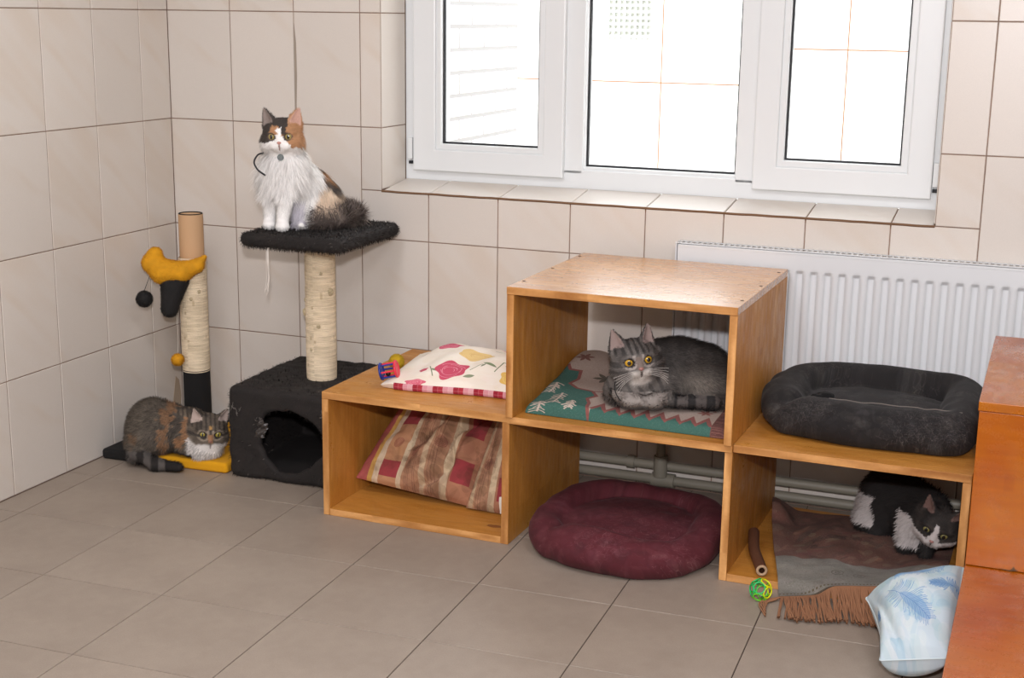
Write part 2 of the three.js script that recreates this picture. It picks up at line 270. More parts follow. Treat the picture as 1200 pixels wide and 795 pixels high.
const ply = mat({ map: plyTex, color: new THREE.Color(1, 0.9, 0.6), roughness: 1.0, roughnessMap: plyRough, bumpMap: plyBump, bumpScale: 0.0006 });
const plyEdgeTex = dataTex(256, 256, (u, v, x, y) => { const n = pn(u * 20, v * 120, 120, 51) * 26 + pn(u * 4, v * 60, 60, 52) * 22 + (h3(x, y, 53) - 0.5) * 8; return [190 + n, 134 + n, 74 + n * 0.9]; });
const plyEdge = mat({ map: plyEdgeTex, roughness: 0.7 });
const orangeTex = woodTex([192, 112, 28], [160, 82, 8], 61, 1.0);
const orange = phys({ map: orangeTex, color: new THREE.Color(0.74, 0.66, 0.25), roughness: 0.62, roughnessMap: plyRough, bumpMap: plyBump, bumpScale: 0.0003 });
const plyWorn = phys({ map: plyTex, color: new THREE.Color(1, 0.94, 0.8), roughness: 0.62, roughnessMap: plyRough, bumpMap: plyBump, bumpScale: 0.0012, clearcoat: 0.8, clearcoatRoughness: 0.27 });
const screwMat = mat({ color: 0x4a3422, roughness: 0.6 });

{
  const t = thing('stepped_shelf', 'stepped plywood shelf unit of open boxes along the window wall', 'shelf', [0.774, 0, 0.541], -0.018);
  const T = 0.0175, D = -0.485;
  const pan = (n, x0, x1, y0, y1, z0, z1, grain) => { const p = part(n, bx(x0, x1, y0, y1, z0, z1, 0.0012, grain), ply, t); return p; };
  const edge = (p, x0, x1, y0, y1, z, grain) => part('panel_edge', bx(x0 + 0.0006, x1 - 0.0006, y0 + 0.0006, y1 - 0.0006, z - 0.002, z + 0.0004, 0.0004, grain), plyEdge, p, 'layered front edge of the plywood');
  const P = (n, x0, x1, y0, y1, z1, grain, z0 = D) => { const p = pan(n, x0, x1, y0, y1, z0, z1, grain); edge(p, x0, x1, y0, y1, z1, x1 - x0 > y1 - y0 ? 0 : 1); return p; };
  P('bottom_panel', T, 0.470, 0, T, 0, 0); P('side_panel', 0, T, 0, 0.2935, 0, 1); P('side_panel', 0.470, 0.488, 0, 0.2935, 0, 1);
  P('shelf_panel', 0, 0.4835, 0.2935, 0.311, 0, 0); P('shelf_panel', 0.484, 1.0035, 0.2935, 0.311, 0.006, 0); P('shelf_panel', 1.004, 1.491, 0.2935, 0.311, 0, 0);
  P('side_panel', 0.484, 0.5015, 0.311, 0.5945, 0.016, 1); P('side_panel', 0.986, 1.0035, 0.311, 0.5945, 0.016, 1);
  const top = P('top_panel', 0.484, 1.0035, 0.5945, 0.612, 0.018, 0); top.material = plyWorn;
  for (const [x, z] of [[0.993, -0.06], [0.993, -0.24], [0.993, -0.43], [0.494, -0.06], [0.494, -0.24], [0.494, -0.43]]) part('screw', new THREE.CylinderGeometry(0.004, 0.004, 0.001, 12).translate(x, 0.6122, z), screwMat, top, 'dark screw head');
  P('side_panel', 0.986, 1.0035, 0, 0.2935, 0, 1); P('side_panel', 1.4735, 1.491, 0, 0.2935, 0, 1); P('bottom_panel', 1.0035, 1.4735, 0, T, 0, 0);
  const st = new THREE.Shape(); for (let i = 0; i < 20; i++) { const a = i / 20 * 6.283, r = 1 + 0.22 * noise3(i * 0.8, 2, 5); st[i ? 'lineTo' : 'moveTo'](0.018 * r * Math.cos(a), 0.008 * r * Math.sin(a)); }
  part('stain', new THREE.ExtrudeGeometry(st, { depth: 0.0002, bevelEnabled: false }).rotateX(-Math.PI / 2).translate(0.43, T + 0.0001, -0.055), mat({ color: 0x8a5526, roughness: 0.5 }), t, 'brown stain on the bottom board');
}
{ // the varnished step at the right
  const t = thing('step_cabinet', 'varnished orange wooden step cabinet beside the shelf unit', 'cabinet', [2.2775, 0, 0]);
  const X = 0.46, T = 0.017;
  part('front_panel', bx(0.0005, X, 0.249, 0.534, 0.878, 0.9, 0.001, 0), orange, t);
  part('side_panel', bx(0, T, 0, 0.534, 0.345, 0.8775, 0.001, 1), orange, t); part('side_panel', bx(X - T, X, 0, 0.534, 0.345, 0.8775, 0.001, 1), orange, t);
  part('top_panel', bx(-0.0015, X, 0.5345, 0.552, 0.34, 0.9015, 0.0015, 2), orange, t);
  part('step_top', bx(0, X, 0.23, 0.2475, 0.87, 1.44, 0.0015, 0), orange, t);
  part('step_side', bx(0.001, T, 0, 0.2295, 0.879, 1.43, 0.001, 2), orange, t); part('step_side', bx(X - T, X - 0.001, 0, 0.2295, 0.879, 1.43, 0.001, 2), orange, t);
  part('step_front', bx(0.002, X - 0.002, 0, 0.2295, 1.4305, 1.4385, 0.001, 0), orange, t);
  const crack = new THREE.Shape([[0, 0], [0.02, -0.001], [0.024, 0.003], [0.026, 0.007], [0.029, 0.002], [0.034, 0], [0.02, -0.003]].map(([a, b]) => new THREE.Vector2(a, b)));
  part('chipped_mark', new THREE.ExtrudeGeometry(crack, { depth: 0.0004, bevelEnabled: false }).translate(0.056, 0.251, 0.9), screwMat, t, 'dark chipped mark above the step');
  single('pink_rag', 'scrap of pink cloth caught between shelf unit and orange cabinet', 'cloth', (() => { const g = new THREE.IcosahedronGeometry(0.0055, 4), p = g.attributes.position; for (let i = 0; i < p.count; i++) { const v = new THREE.Vector3().fromBufferAttribute(p, i), k = 1 + 0.35 * noise3(v.x * 500, v.y * 400, v.z * 500); p.setXYZ(i, v.x * k, v.y * k * 2.4, v.z * k * 1.6); } g.computeVertexNormals(); return g; })(), mat({ color: 0xd98a74, roughness: 0.9 }), [2.2702, 0.125, 0.555]);
}
// ---------------------------------------------------------------- radiator and pipes
{
  const t = thing('radiator', 'white ribbed panel radiator under the window', 'radiator', [1.503, 0, 0.003]), paint = mat({ color: 0xd9dbdc, roughness: 0.36 });
  const Wd = 1.15, y0 = 0.17, y1 = 0.645, zf = 0.047, pitch = 0.03355, n = Math.floor((Wd - 0.05) / pitch);
  const xs = [0.004]; for (let k = 0; k < n; k++) for (const o of [0, 0.006, 0.009, 0.0115, 0.0215, 0.024, 0.027]) xs.push(0.022 + k * pitch + o); xs.push(Wd - 0.002);
  const ys = [y0, y0 + 0.03, y0 + 0.033, y0 + 0.04, y0 + 0.043]; for (let i = 0; i <= 6; i++) ys.push(lerp(y0 + 0.06, y1 - 0.06, i / 6)); ys.push(y1 - 0.0495, y1 - 0.047, y1 - 0.041, y1 - 0.038, y1 - 0.03, y1);
  const dep = (x, y) => { let f = ((x - 0.022) % pitch) / pitch * 0.03355; if (x < 0.022 || x > 0.022 + n * pitch) return 0; const a = smooth(0.006, 0.0115, f) * (1 - smooth(0.0215, 0.027, f)); const b = smooth(y0 + 0.03, y0 + 0.043, y) * (1 - smooth(y1 - 0.0495, y1 - 0.038, y)); return 0.009 * a * b; };
  part('front_panel', grid(xs.length - 1, ys.length - 1, (u, v) => { const x = xs[Math.round(u * (xs.length - 1))], y = ys[ys.length - 1 - Math.round(v * (ys.length - 1))]; return [x, y, zf - dep(x, y)]; }), paint, t);
  part('back_panel', bx(0.004, Wd - 0.002, y0, y1, 0.001, 0.012, 0.002), paint, t); part('rim', merge([bx(0.004, Wd - 0.002, y1 - 0.002, y1 + 0.004, zf - 0.006, zf + 0.0005, 0.001), bx(0.004, Wd - 0.002, y0 - 0.002, y0 + 0.004, zf - 0.012, zf, 0.001)]), paint, t);
  part('side_cover', bx(-0.004, 0.0005, y0 - 0.002, y1 + 0.007, 0.001, zf - 0.006, 0.001), paint, t); part('side_cover', bx(Wd, Wd + 0.004, y0 - 0.002, y1 + 0.007, 0.001, zf, 0.001), paint, t);
  const bars = [bx(-0.004, Wd, y1 + 0.0055, y1 + 0.0075, zf - 0.012, zf - 0.004, 0.0006), bx(-0.004, Wd, y1 + 0.0055, y1 + 0.0075, 0.001, 0.009, 0.0006)]; for (let x = 0.004; x < Wd; x += 0.0135) bars.push(bx(x, x + 0.0055, y1 + 0.0062, y1 + 0.0074, 0.008, zf - 0.011, 0));
  part('top_grille', merge(bars), paint, t).userData.kind = 'stuff';
  { const fins = []; for (let x = 0.02; x < Wd - 0.02; x += 0.022) fins.push(bx(x, x + 0.0012, y0 + 0.03, y1 - 0.05, 0.0125, 0.034, 0)); part('convector_fins', merge(fins), paint, t).userData.kind = 'stuff'; }
  const pipe = mat({ color: 0x8b8678, roughness: 0.45 });
  const p1 = thing('heating_pipe', 'upper painted heating pipe along the foot of the wall', 'pipe', [0, 0, 0], 0); part('pipe_run', cyl(0.0125, 0.0125, 1.95, 20).rotateZ(Math.PI / 2).translate(1.97, 0.063, 0.024), pipe, p1); part('pipe_clip', cyl(0.016, 0.016, 0.02, 20).rotateZ(Math.PI / 2).translate(1.40, 0.063, 0.024), pipe, p1);
  const p2 = thing('heating_pipe', 'lower painted heating pipe with a tee fitting', 'pipe', [0, 0, 0], 0); part('pipe_run', cyl(0.0125, 0.0125, 1.95, 20).rotateZ(Math.PI / 2).translate(1.97, 0.025, 0.024), pipe, p2);
  part('tee_fitting', merge([cyl(0.0185, 0.0185, 0.06, 20).rotateZ(Math.PI / 2).translate(1.488, 0.025, 0.026), cyl(0.018, 0.018, 0.055, 20).translate(1.482, 0.066, 0.038)]), pipe, p2); part('riser', cyl(0.0115, 0.0115, 0.12, 20).translate(1.482, 0.125, 0.038), pipe, p2); part('elbow', tube([[1.482, 0.17, 0.038], [1.484, 0.20, 0.035], [1.5, 0.215, 0.03], [1.53, 0.217, 0.028]], 0.0115, 12, 12), pipe, p2);
}

// ---------------------------------------------------------------- implicit surfaces for soft and living things
const sminf = (a, b, k) => { const h = Math.max(k - Math.abs(a - b), 0) / k; return Math.min(a, b) - h * h * k * 0.25; };
const smaxf = (a, b, k) => -sminf(-a, -b, k);
const sdCaps = (p, a, b, ra, rb) => { const bx_ = b[0] - a[0], by = b[1] - a[1], bz = b[2] - a[2], px = p[0] - a[0], py = p[1] - a[1], pz = p[2] - a[2]; const t = clamp((px * bx_ + py * by + pz * bz) / (bx_ * bx_ + by * by + bz * bz + 1e-12)); const x = px - t * bx_, y = py - t * by, z = pz - t * bz; return Math.sqrt(x * x + y * y + z * z) - lerp(ra, rb, t); };
const sdEll = (p, c, r) => { const x = (p[0] - c[0]), y = (p[1] - c[1]), z = (p[2] - c[2]); const a = x / r[0], b = y / r[1], d = z / r[2]; const k0 = Math.sqrt(a * a + b * b + d * d); const e = a / r[0], f = b / r[1], g = d / r[2]; const k1 = Math.sqrt(e * e + f * f + g * g); return k1 < 1e-9 ? -Math.min(...r) : k0 * (k0 - 1) / k1; };
const sdBox = (p, c, h, r) => { const x = Math.abs(p[0] - c[0]) - h[0] + r, y = Math.abs(p[1] - c[1]) - h[1] + r, z = Math.abs(p[2] - c[2]) - h[2] + r; return Math.hypot(Math.max(x, 0), Math.max(y, 0), Math.max(z, 0)) + Math.min(Math.max(x, y, z), 0) - r; };
// surface nets over lo..hi; f(p) < 0 inside
function sdfMesh(lo, hi, cell, f) {
  const n = [0, 1, 2].map((a) => Math.ceil((hi[a] - lo[a]) / cell) + 1), [nx, ny, nz] = n, V = new Float32Array(nx * ny * nz), B = 4, P = [0, 0, 0];
  const at = (i, j, k) => i + nx * (j + ny * k);
  for (let K = 0; K < nz; K += B) for (let Jy = 0; Jy < ny; Jy += B) for (let I = 0; I < nx; I += B) {
    P[0] = lo[0] + (I + 1.5) * cell; P[1] = lo[1] + (Jy + 1.5) * cell; P[2] = lo[2] + (K + 1.5) * cell; const d = f(P), far = Math.abs(d) > cell * B * 1.5;
    for (let k = K; k < Math.min(K + B, nz); k++) for (let j = Jy; j < Math.min(Jy + B, ny); j++) for (let i = I; i < Math.min(I + B, nx); i++) { if (far) V[at(i, j, k)] = d; else { P[0] = lo[0] + i * cell; P[1] = lo[1] + j * cell; P[2] = lo[2] + k * cell; V[at(i, j, k)] = f(P); } }
  }
  const id = new Int32Array(nx * ny * nz).fill(-1), pos = [], idx = [];
  const C = []; for (let c = 0; c < 8; c++) C.push([c & 1, (c >> 1) & 1, c >> 2]); const E = [[0, 1], [2, 3], [4, 5], [6, 7], [0, 2], [1, 3], [4, 6], [5, 7], [0, 4], [1, 5], [2, 6], [3, 7]];
  for (let k = 0; k < nz - 1; k++) for (let j = 0; j < ny - 1; j++) for (let i = 0; i < nx - 1; i++) {
    let m = 0; const v = []; for (let c = 0; c < 8; c++) { const q = V[at(i + C[c][0], j + C[c][1], k + C[c][2])]; v.push(q); if (q < 0) m |= 1 << c; } if (m === 0 || m === 255) continue;
    let x = 0, y = 0, z = 0, s = 0; for (const [a, b] of E) if ((v[a] < 0) !== (v[b] < 0)) { const t = v[a] / (v[a] - v[b]); x += lerp(C[a][0], C[b][0], t); y += lerp(C[a][1], C[b][1], t); z += lerp(C[a][2], C[b][2], t); s++; }
    id[at(i, j, k)] = pos.length / 3; pos.push(lo[0] + (i + x / s) * cell, lo[1] + (j + y / s) * cell, lo[2] + (k + z / s) * cell);
  }
  const quad = (a, b, c, d, fl) => { if (a < 0 || b < 0 || c < 0 || d < 0) return; if (fl) idx.push(a, b, c, a, c, d); else idx.push(a, c, b, a, d, c); };
  for (let k = 1; k < nz - 1; k++) for (let j = 1; j < ny - 1; j++) for (let i = 1; i < nx - 1; i++) {
    const s = V[at(i, j, k)] < 0;
    if (s !== V[at(i + 1, j, k)] < 0) quad(id[at(i, j - 1, k - 1)], id[at(i, j, k - 1)], id[at(i, j, k)], id[at(i, j - 1, k)], s);
    if (s !== V[at(i, j + 1, k)] < 0) quad(id[at(i - 1, j, k - 1)], id[at(i - 1, j, k)], id[at(i, j, k)], id[at(i, j, k - 1)], s);
    if (s !== V[at(i, j, k + 1)] < 0) quad(id[at(i - 1, j - 1, k)], id[at(i, j - 1, k)], id[at(i, j, k)], id[at(i - 1, j, k)], s);
  }
  const nrm = new Float32Array(pos.length), e = cell * 0.6;
  for (let q = 0; q < pos.length; q += 3) { const p = [pos[q], pos[q + 1], pos[q + 2]], g = [0, 1, 2].map((a) => { const A = p.slice(), Bq = p.slice(); A[a] += e; Bq[a] -= e; return f(A) - f(Bq); }), l = Math.hypot(...g) || 1; nrm[q] = g[0] / l; nrm[q + 1] = g[1] / l; nrm[q + 2] = g[2] / l; }
  const g = new THREE.BufferGeometry(); g.setAttribute('position', new THREE.Float32BufferAttribute(pos, 3)); g.setAttribute('normal', new THREE.BufferAttribute(nrm, 3)); g.setIndex(idx); return g;
}
function planarUV(g, fn) { const p = g.attributes.position, n = g.attributes.normal, uv = new Float32Array(p.count * 2); for (let i = 0; i < p.count; i++) { const q = fn([p.getX(i), p.getY(i), p.getZ(i)], [n.getX(i), n.getY(i), n.getZ(i)]); uv[2 * i] = q[0]; uv[2 * i + 1] = q[1]; } g.setAttribute('uv', new THREE.BufferAttribute(uv, 2)); return g; }
function paint(g, fn) { const p = g.attributes.position, n = g.attributes.normal, c = new Float32Array(p.count * 3); for (let i = 0; i < p.count; i++) { const q = fn([p.getX(i), p.getY(i), p.getZ(i)], [n.getX(i), n.getY(i), n.getZ(i)]); c.set(q, 3 * i); } g.setAttribute('color', new THREE.BufferAttribute(c, 3)); return g; }
// hairs: tapered two-segment blades rooted on a surface. style(p, n) -> { d: direction, l: length, w: width, c: colour } or null
function hairs(g, count, style) {
  const p = g.attributes.position, n = g.attributes.normal, ix = g.index.array, cum = []; let tot = 0; const A = new THREE.Vector3(), Bv = new THREE.Vector3(), Cv = new THREE.Vector3(), ab = new THREE.Vector3(), ac = new THREE.Vector3();
  for (let i = 0; i < ix.length; i += 3) { A.fromBufferAttribute(p, ix[i]); Bv.fromBufferAttribute(p, ix[i + 1]); Cv.fromBufferAttribute(p, ix[i + 2]); tot += ab.subVectors(Bv, A).cross(ac.subVectors(Cv, A)).length(); cum.push(tot); }
  const pos = [], nor = [], col = [], idx = [];
  for (let s = 0; s < count; s++) {
    const r = rnd() * tot; let lo = 0, hi = cum.length - 1; while (lo < hi) { const m = (lo + hi) >> 1; if (cum[m] < r) lo = m + 1; else hi = m; }
    let u = rnd(), v = rnd(); if (u + v > 1) { u = 1 - u; v = 1 - v; } const t = [ix[lo * 3], ix[lo * 3 + 1], ix[lo * 3 + 2]], w = [1 - u - v, u, v];
    const P = [0, 1, 2].map((k) => w[0] * p.array[t[0] * 3 + k] + w[1] * p.array[t[1] * 3 + k] + w[2] * p.array[t[2] * 3 + k]); let N = [0, 1, 2].map((k) => w[0] * n.array[t[0] * 3 + k] + w[1] * n.array[t[1] * 3 + k] + w[2] * n.array[t[2] * 3 + k]); const nl = Math.hypot(...N) || 1; N = N.map((q) => q / nl);
    const S = style(P, N); if (!S) continue;
    let D = S.d.map((q) => q + (rnd() - 0.5) * (S.j ?? 0.45)); let dl = Math.hypot(...D) || 1; D = D.map((q) => q / dl); const bend = (S.g ?? 0.25), L = S.l * (0.7 + 0.6 * rnd());
    let side = [D[1] * N[2] - D[2] * N[1], D[2] * N[0] - D[0] * N[2], D[0] * N[1] - D[1] * N[0]]; const rr = [rnd() - 0.5, rnd() - 0.5, rnd() - 0.5]; side = side.map((q, k) => q + rr[k] * 0.7); const sl = Math.hypot(...side) || 1; side = side.map((q) => q / sl * S.w * 0.5);
    const M = P.map((q, k) => q + D[k] * L * 0.5), T = P.map((q, k) => q + D[k] * L * (1 - bend * 0.2) - (k === 1 ? bend * L : 0)), o = pos.length / 3, R = P.map((q, k) => q - N[k] * 0.001);
    for (const [Q, f] of [[R, 1], [R, -1], [M, 0.75], [M, -0.75]]) pos.push(Q[0] + side[0] * f, Q[1] + side[1] * f, Q[2] + side[2] * f); pos.push(...T);
    const va = S.v ?? 0.18, dk = 1 - va + 2 * va * rnd(), cc = S.c.map((q) => q * dk); let G = [side[1] * D[2] - side[2] * D[1], side[2] * D[0] - side[0] * D[2], side[0] * D[1] - side[1] * D[0]]; const gl = Math.hypot(...G) || 1; G = G.map((q) => -q / gl); const fl = G[0] * N[0] + G[1] * N[1] + G[2] * N[2] < 0; if (fl) G = G.map((q) => -q);
    let M2 = [0, 1, 2].map((k) => G[k] * 0.5 + N[k] * 0.7); const ml = Math.hypot(...M2) || 1; M2 = M2.map((q) => q / ml); for (let q = 0; q < 5; q++) { nor.push(...M2); col.push(...cc); } if (!fl) idx.push(o, o + 1, o + 2, o + 1, o + 3, o + 2, o + 2, o + 3, o + 4); else idx.push(o, o + 2, o + 1, o + 1, o + 2, o + 3, o + 2, o + 4, o + 3);
  }
  const q = new THREE.BufferGeometry(); q.setAttribute('position', new THREE.Float32BufferAttribute(pos, 3)); q.setAttribute('normal', new THREE.Float32BufferAttribute(nor, 3)); q.setAttribute('color', new THREE.Float32BufferAttribute(col, 3)); q.setIndex(idx); return q;
}
const furMat = phys({ vertexColors: true, roughness: 0.8, side: THREE.DoubleSide });
const skinMat = mat({ vertexColors: true, roughness: 0.85 });

// ---------------------------------------------------------------- cat trees
const sisalTex = dataTex(512, 512, (u, v, x, y) => { const n = pn(u * 8, v * 96, 96, 71) * 16 + pn(u * 8, v * 8, 8, 72) * 10 + (h3(x, y, 73) - 0.5) * 22; const s = h3(Math.floor(u * 40), Math.floor(v * 40), 77) > 0.985 ? 22 : 0; return [226 + n - s, 208 + n - s * 1.1, 178 + n - s * 1.2]; });
const sisal = mat({ map: sisalTex, roughness: 0.95 });
const plushDark = (p) => { const n = 0.5 + 0.5 * fbm(p[0] * 30, p[1] * 30, p[2] * 30, 3); const k = lerp(0.55, 1.5, n); return [0.0125 * k, 0.0092 * k, 0.0078 * k]; };
function sisalPost(r, h, pitch = 0.0048) { const pts = [], n = Math.floor(h / pitch); for (let i = 0; i < n; i++) for (const [a, b] of [[0, 0], [0.2, 0.85], [0.5, 1], [0.8, 0.85]]) pts.push(new THREE.Vector2(r - 0.0024 + 0.0024 * b + 0.0006 * noise3(i * 0.3, 1, 4), (i + a) * pitch)); pts.push(new THREE.Vector2(r - 0.002, h)); return new THREE.LatheGeometry(pts, 40); }
const knots = (parent, list, r, x, z) => list.forEach(([a, y, s]) => part('sisal_knot', (() => { const g = new THREE.IcosahedronGeometry(s, 3), p = g.attributes.position; for (let i = 0; i < p.count; i++) { const k = 1 + 0.3 * noise3(p.getX(i) * 600 + y * 90, p.getY(i) * 600, p.getZ(i) * 600); p.setXYZ(i, p.getX(i) * k, p.getY(i) * k * 1.3, p.getZ(i) * k); } g.computeVertexNormals(); g.translate(x + Math.sin(a) * r, y, z + Math.cos(a) * r); return g; })(), mat({ color: 0xb8a888, roughness: 1 }), parent));
{ // plush house with a post and a platform
  const t = thing('cat_tree', 'dark brown plush cat tree with cave base, sisal post and square platform', 'cat tree', [0.59, 0, 0.2]);
  const tear = (a) => 0.088 + 0.006 * Math.sin(a * 3 + 1) + 0.005 * noise3(Math.cos(a) * 4, Math.sin(a) * 4, 2);
  const house = (p) => {
    let d = sdBox(p, [-0.005, 0.1235, -0.002], [0.180, 0.1235, 0.188], 0.018) + 0.0022 * noise3(p[0] * 45, p[1] * 45, p[2] * 45) + 0.003 * noise3(p[0] * 14, p[1] * 14, p[2] * 14);
    const inner = sdBox(p, [-0.002, 0.1235, 0.012], [0.168, 0.108, 0.19], 0.01); const qx = p[0] - 0.0, qy = (p[1] - 0.115), an = Math.atan2(qy, qx), hole = Math.max(Math.hypot(qx * 0.94, qy * 1.06) - tear(an), 0.1 - p[2]);
    const cav = Math.max(inner, p[2] - 0.165); return smaxf(smaxf(d, -cav, 0.004), -hole, 0.012);
  };
  const hg = paint(sdfMesh([-0.2, -0.008, -0.205], [0.2, 0.262, 0.205], 0.0055, house), plushDark); const hm = part('cave_house', hg, skinMat, t, 'dark plush cube with a torn round entrance');
  const fuzz = (p, n) => ({ d: [n[0] * 0.7 + 0.25 * noise3(p[0] * 20, p[1] * 20, 3), n[1] * 0.7 - 0.15, n[2] * 0.7], l: 0.008, w: 0.0014, j: 0.9, c: h3(Math.floor(p[0] * 4000), Math.floor(p[1] * 4000), Math.floor(p[2] * 4000)) > 0.985 ? [0.16, 0.14, 0.12] : plushDark(p).map((q) => q * 1.15) });
  part('plush_pile', hairs(hg, 16000, (p, n) => (p[2] < -0.17 || Math.abs(p[0]) < 0.16 && p[1] < 0.23 && p[2] < 0.16 ? null : fuzz(p, n))), furMat, hm).userData.kind = 'stuff';
  // torn lining and pale tufts round the entrance
  const film = phys({ color: 0x2a2624, roughness: 0.25 }); part('torn_lining', grid(14, 10, (u, v) => { const a = 2.55 + u * 0.55, r = 0.10 - v * 0.03; return [-0.002 + r * Math.cos(a) + 0.004 * noise3(u * 6, v * 5, 1), 0.115 + r * Math.sin(a) * 0.95, 0.187 + 0.006 * noise3(u * 7, v * 6, 4) - v * 0.006]; }), phys({ color: 0x3a3532, roughness: 0.3, side: THREE.DoubleSide }), hm, 'torn shiny lining at the entrance');
  const tufts = []; for (const [cx, cy, cz, k] of [[-0.165, 0.19, 0.188, 8], [-0.15, 0.185, 0.19, 7], [0.165, 0.225, 0.186, 14], [-0.085, 0.168, 0.19, 6], [0.1, 0.2, 0.19, 5]]) for (let i = 0; i < k; i++) { const a = rnd() * 6.28, l = 0.004 + rnd() * 0.007, x = cx + (rnd() - 0.5) * 0.014, y = cy + (rnd() - 0.5) * 0.014; tufts.push(tube([[x, y, cz], [x + Math.cos(a) * l * 0.6, y + Math.sin(a) * l * 0.5, cz + 0.004], [x + Math.cos(a) * l, y + Math.sin(a) * l, cz + 0.002]], 0.0004, 5, 4)); }
  part('loose_hair', merge(tufts), mat({ color: 0x8a837c, roughness: 0.9 }), hm).userData.kind = 'stuff';
  part('sisal_post', sisalPost(0.0405, 0.372).translate(0, 0.245, 0.01), sisal, t, 'sisal wrapped post'); knots(t, [[-0.9, 0.46, 0.004], [-1.2, 0.425, 0.008], [0.55, 0.535, 0.004], [1.2, 0.485, 0.008], [0.35, 0.395, 0.005], [-0.2, 0.33, 0.004]], 0.0395, 0, 0.01);
  const plat = (p) => sdBox(p, [0.003, 0.632, 0.003], [0.143, 0.0175, 0.172], 0.014) + 0.0016 * noise3(p[0] * 60, p[1] * 60, p[2] * 60);
  const pg = paint(sdfMesh([-0.16, 0.6, -0.19], [0.165, 0.665, 0.195], 0.0045, plat), plushDark), pm = part('platform', pg, skinMat, t, 'dark plush platform');
  part('plush_pile', hairs(pg, 15000, fuzz), furMat, pm).userData.kind = 'stuff';
  const wisps = []; for (let i = 0; i < 9; i++) { const x = -0.065 + (rnd() - 0.5) * 0.012, z = 0.16; wisps.push(tube([[x, 0.614, z], [x + 0.004 * (rnd() - 0.3), 0.58, z + 0.004], [x + 0.008 * (rnd() - 0.2), 0.55 - rnd() * 0.02, z], [x - 0.008 * rnd(), 0.51 - rnd() * 0.02, z + 0.004]], 0.0005, 10, 4)); }
  part('hanging_hair', merge(wisps), mat({ color: 0xded6cc, roughness: 0.9 }), pm).userData.kind = 'stuff';
}
{ // slim scratching post in the corner
  const t = thing('scratching_post', 'slim scratching post with bare cardboard top on a black and yellow base', 'scratching post', [0.158, 0, 0.155]);
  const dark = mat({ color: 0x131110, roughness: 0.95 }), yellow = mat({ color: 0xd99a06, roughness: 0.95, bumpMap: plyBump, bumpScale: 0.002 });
  const baseBox = (x0, x1, z0, z1, skew, m, n) => { const g = new RoundedBoxGeometry(x1 - x0, 0.029, z1 - z0, 3, 0.009).translate((x0 + x1) / 2, 0.0147, (z0 + z1) / 2), p = g.attributes.position; for (let i = 0; i < p.count; i++) p.setZ(i, p.getZ(i) - 0.06 * p.getX(i)); g.computeVertexNormals(); return part(n, boxUV(g), m, t); };
  baseBox(-0.148, 0.02, -0.14, 0.238, 0, dark, 'black_base'); baseBox(0.0205, 0.235, -0.14, 0.238, 0, yellow, 'yellow_base');
  part('plush_sleeve', cyl(0.0385, 0.0375, 0.19, 36).translate(0, 0.12, 0), dark, t, 'black plush sleeve round the foot of the post'); part('sisal_wrap', sisalPost(0.0385, 0.325).translate(0, 0.207, 0), sisal, t);
  knots(t, [[0.4, 0.42, 0.004], [1.0, 0.44, 0.004]], 0.038, 0, 0);
  part('cardboard_tube', new THREE.LatheGeometry([[0.0335, 0.52], [0.0335, 0.650], [0.0325, 0.652], [0.030, 0.652], [0.0295, 0.648], [0.0295, 0.50]].map(([a, b]) => new THREE.Vector2(a, b)), 40), mat({ color: 0xc9a27a, roughness: 0.8 }), t, 'bare cardboard tube'); part('tube_shade_disc', cyl(0.0295, 0.0295, 0.003, 32).translate(0, 0.640, 0), dark, t, 'dark disc standing in for the shaded inside of the tube');  // the dark disc paints the shade inside the hollow tube
  part('tube_rim', new THREE.TorusGeometry(0.0312, 0.0018, 8, 40).rotateX(Math.PI / 2).translate(0, 0.6525, 0), dark, t, 'black rim of the tube');
}
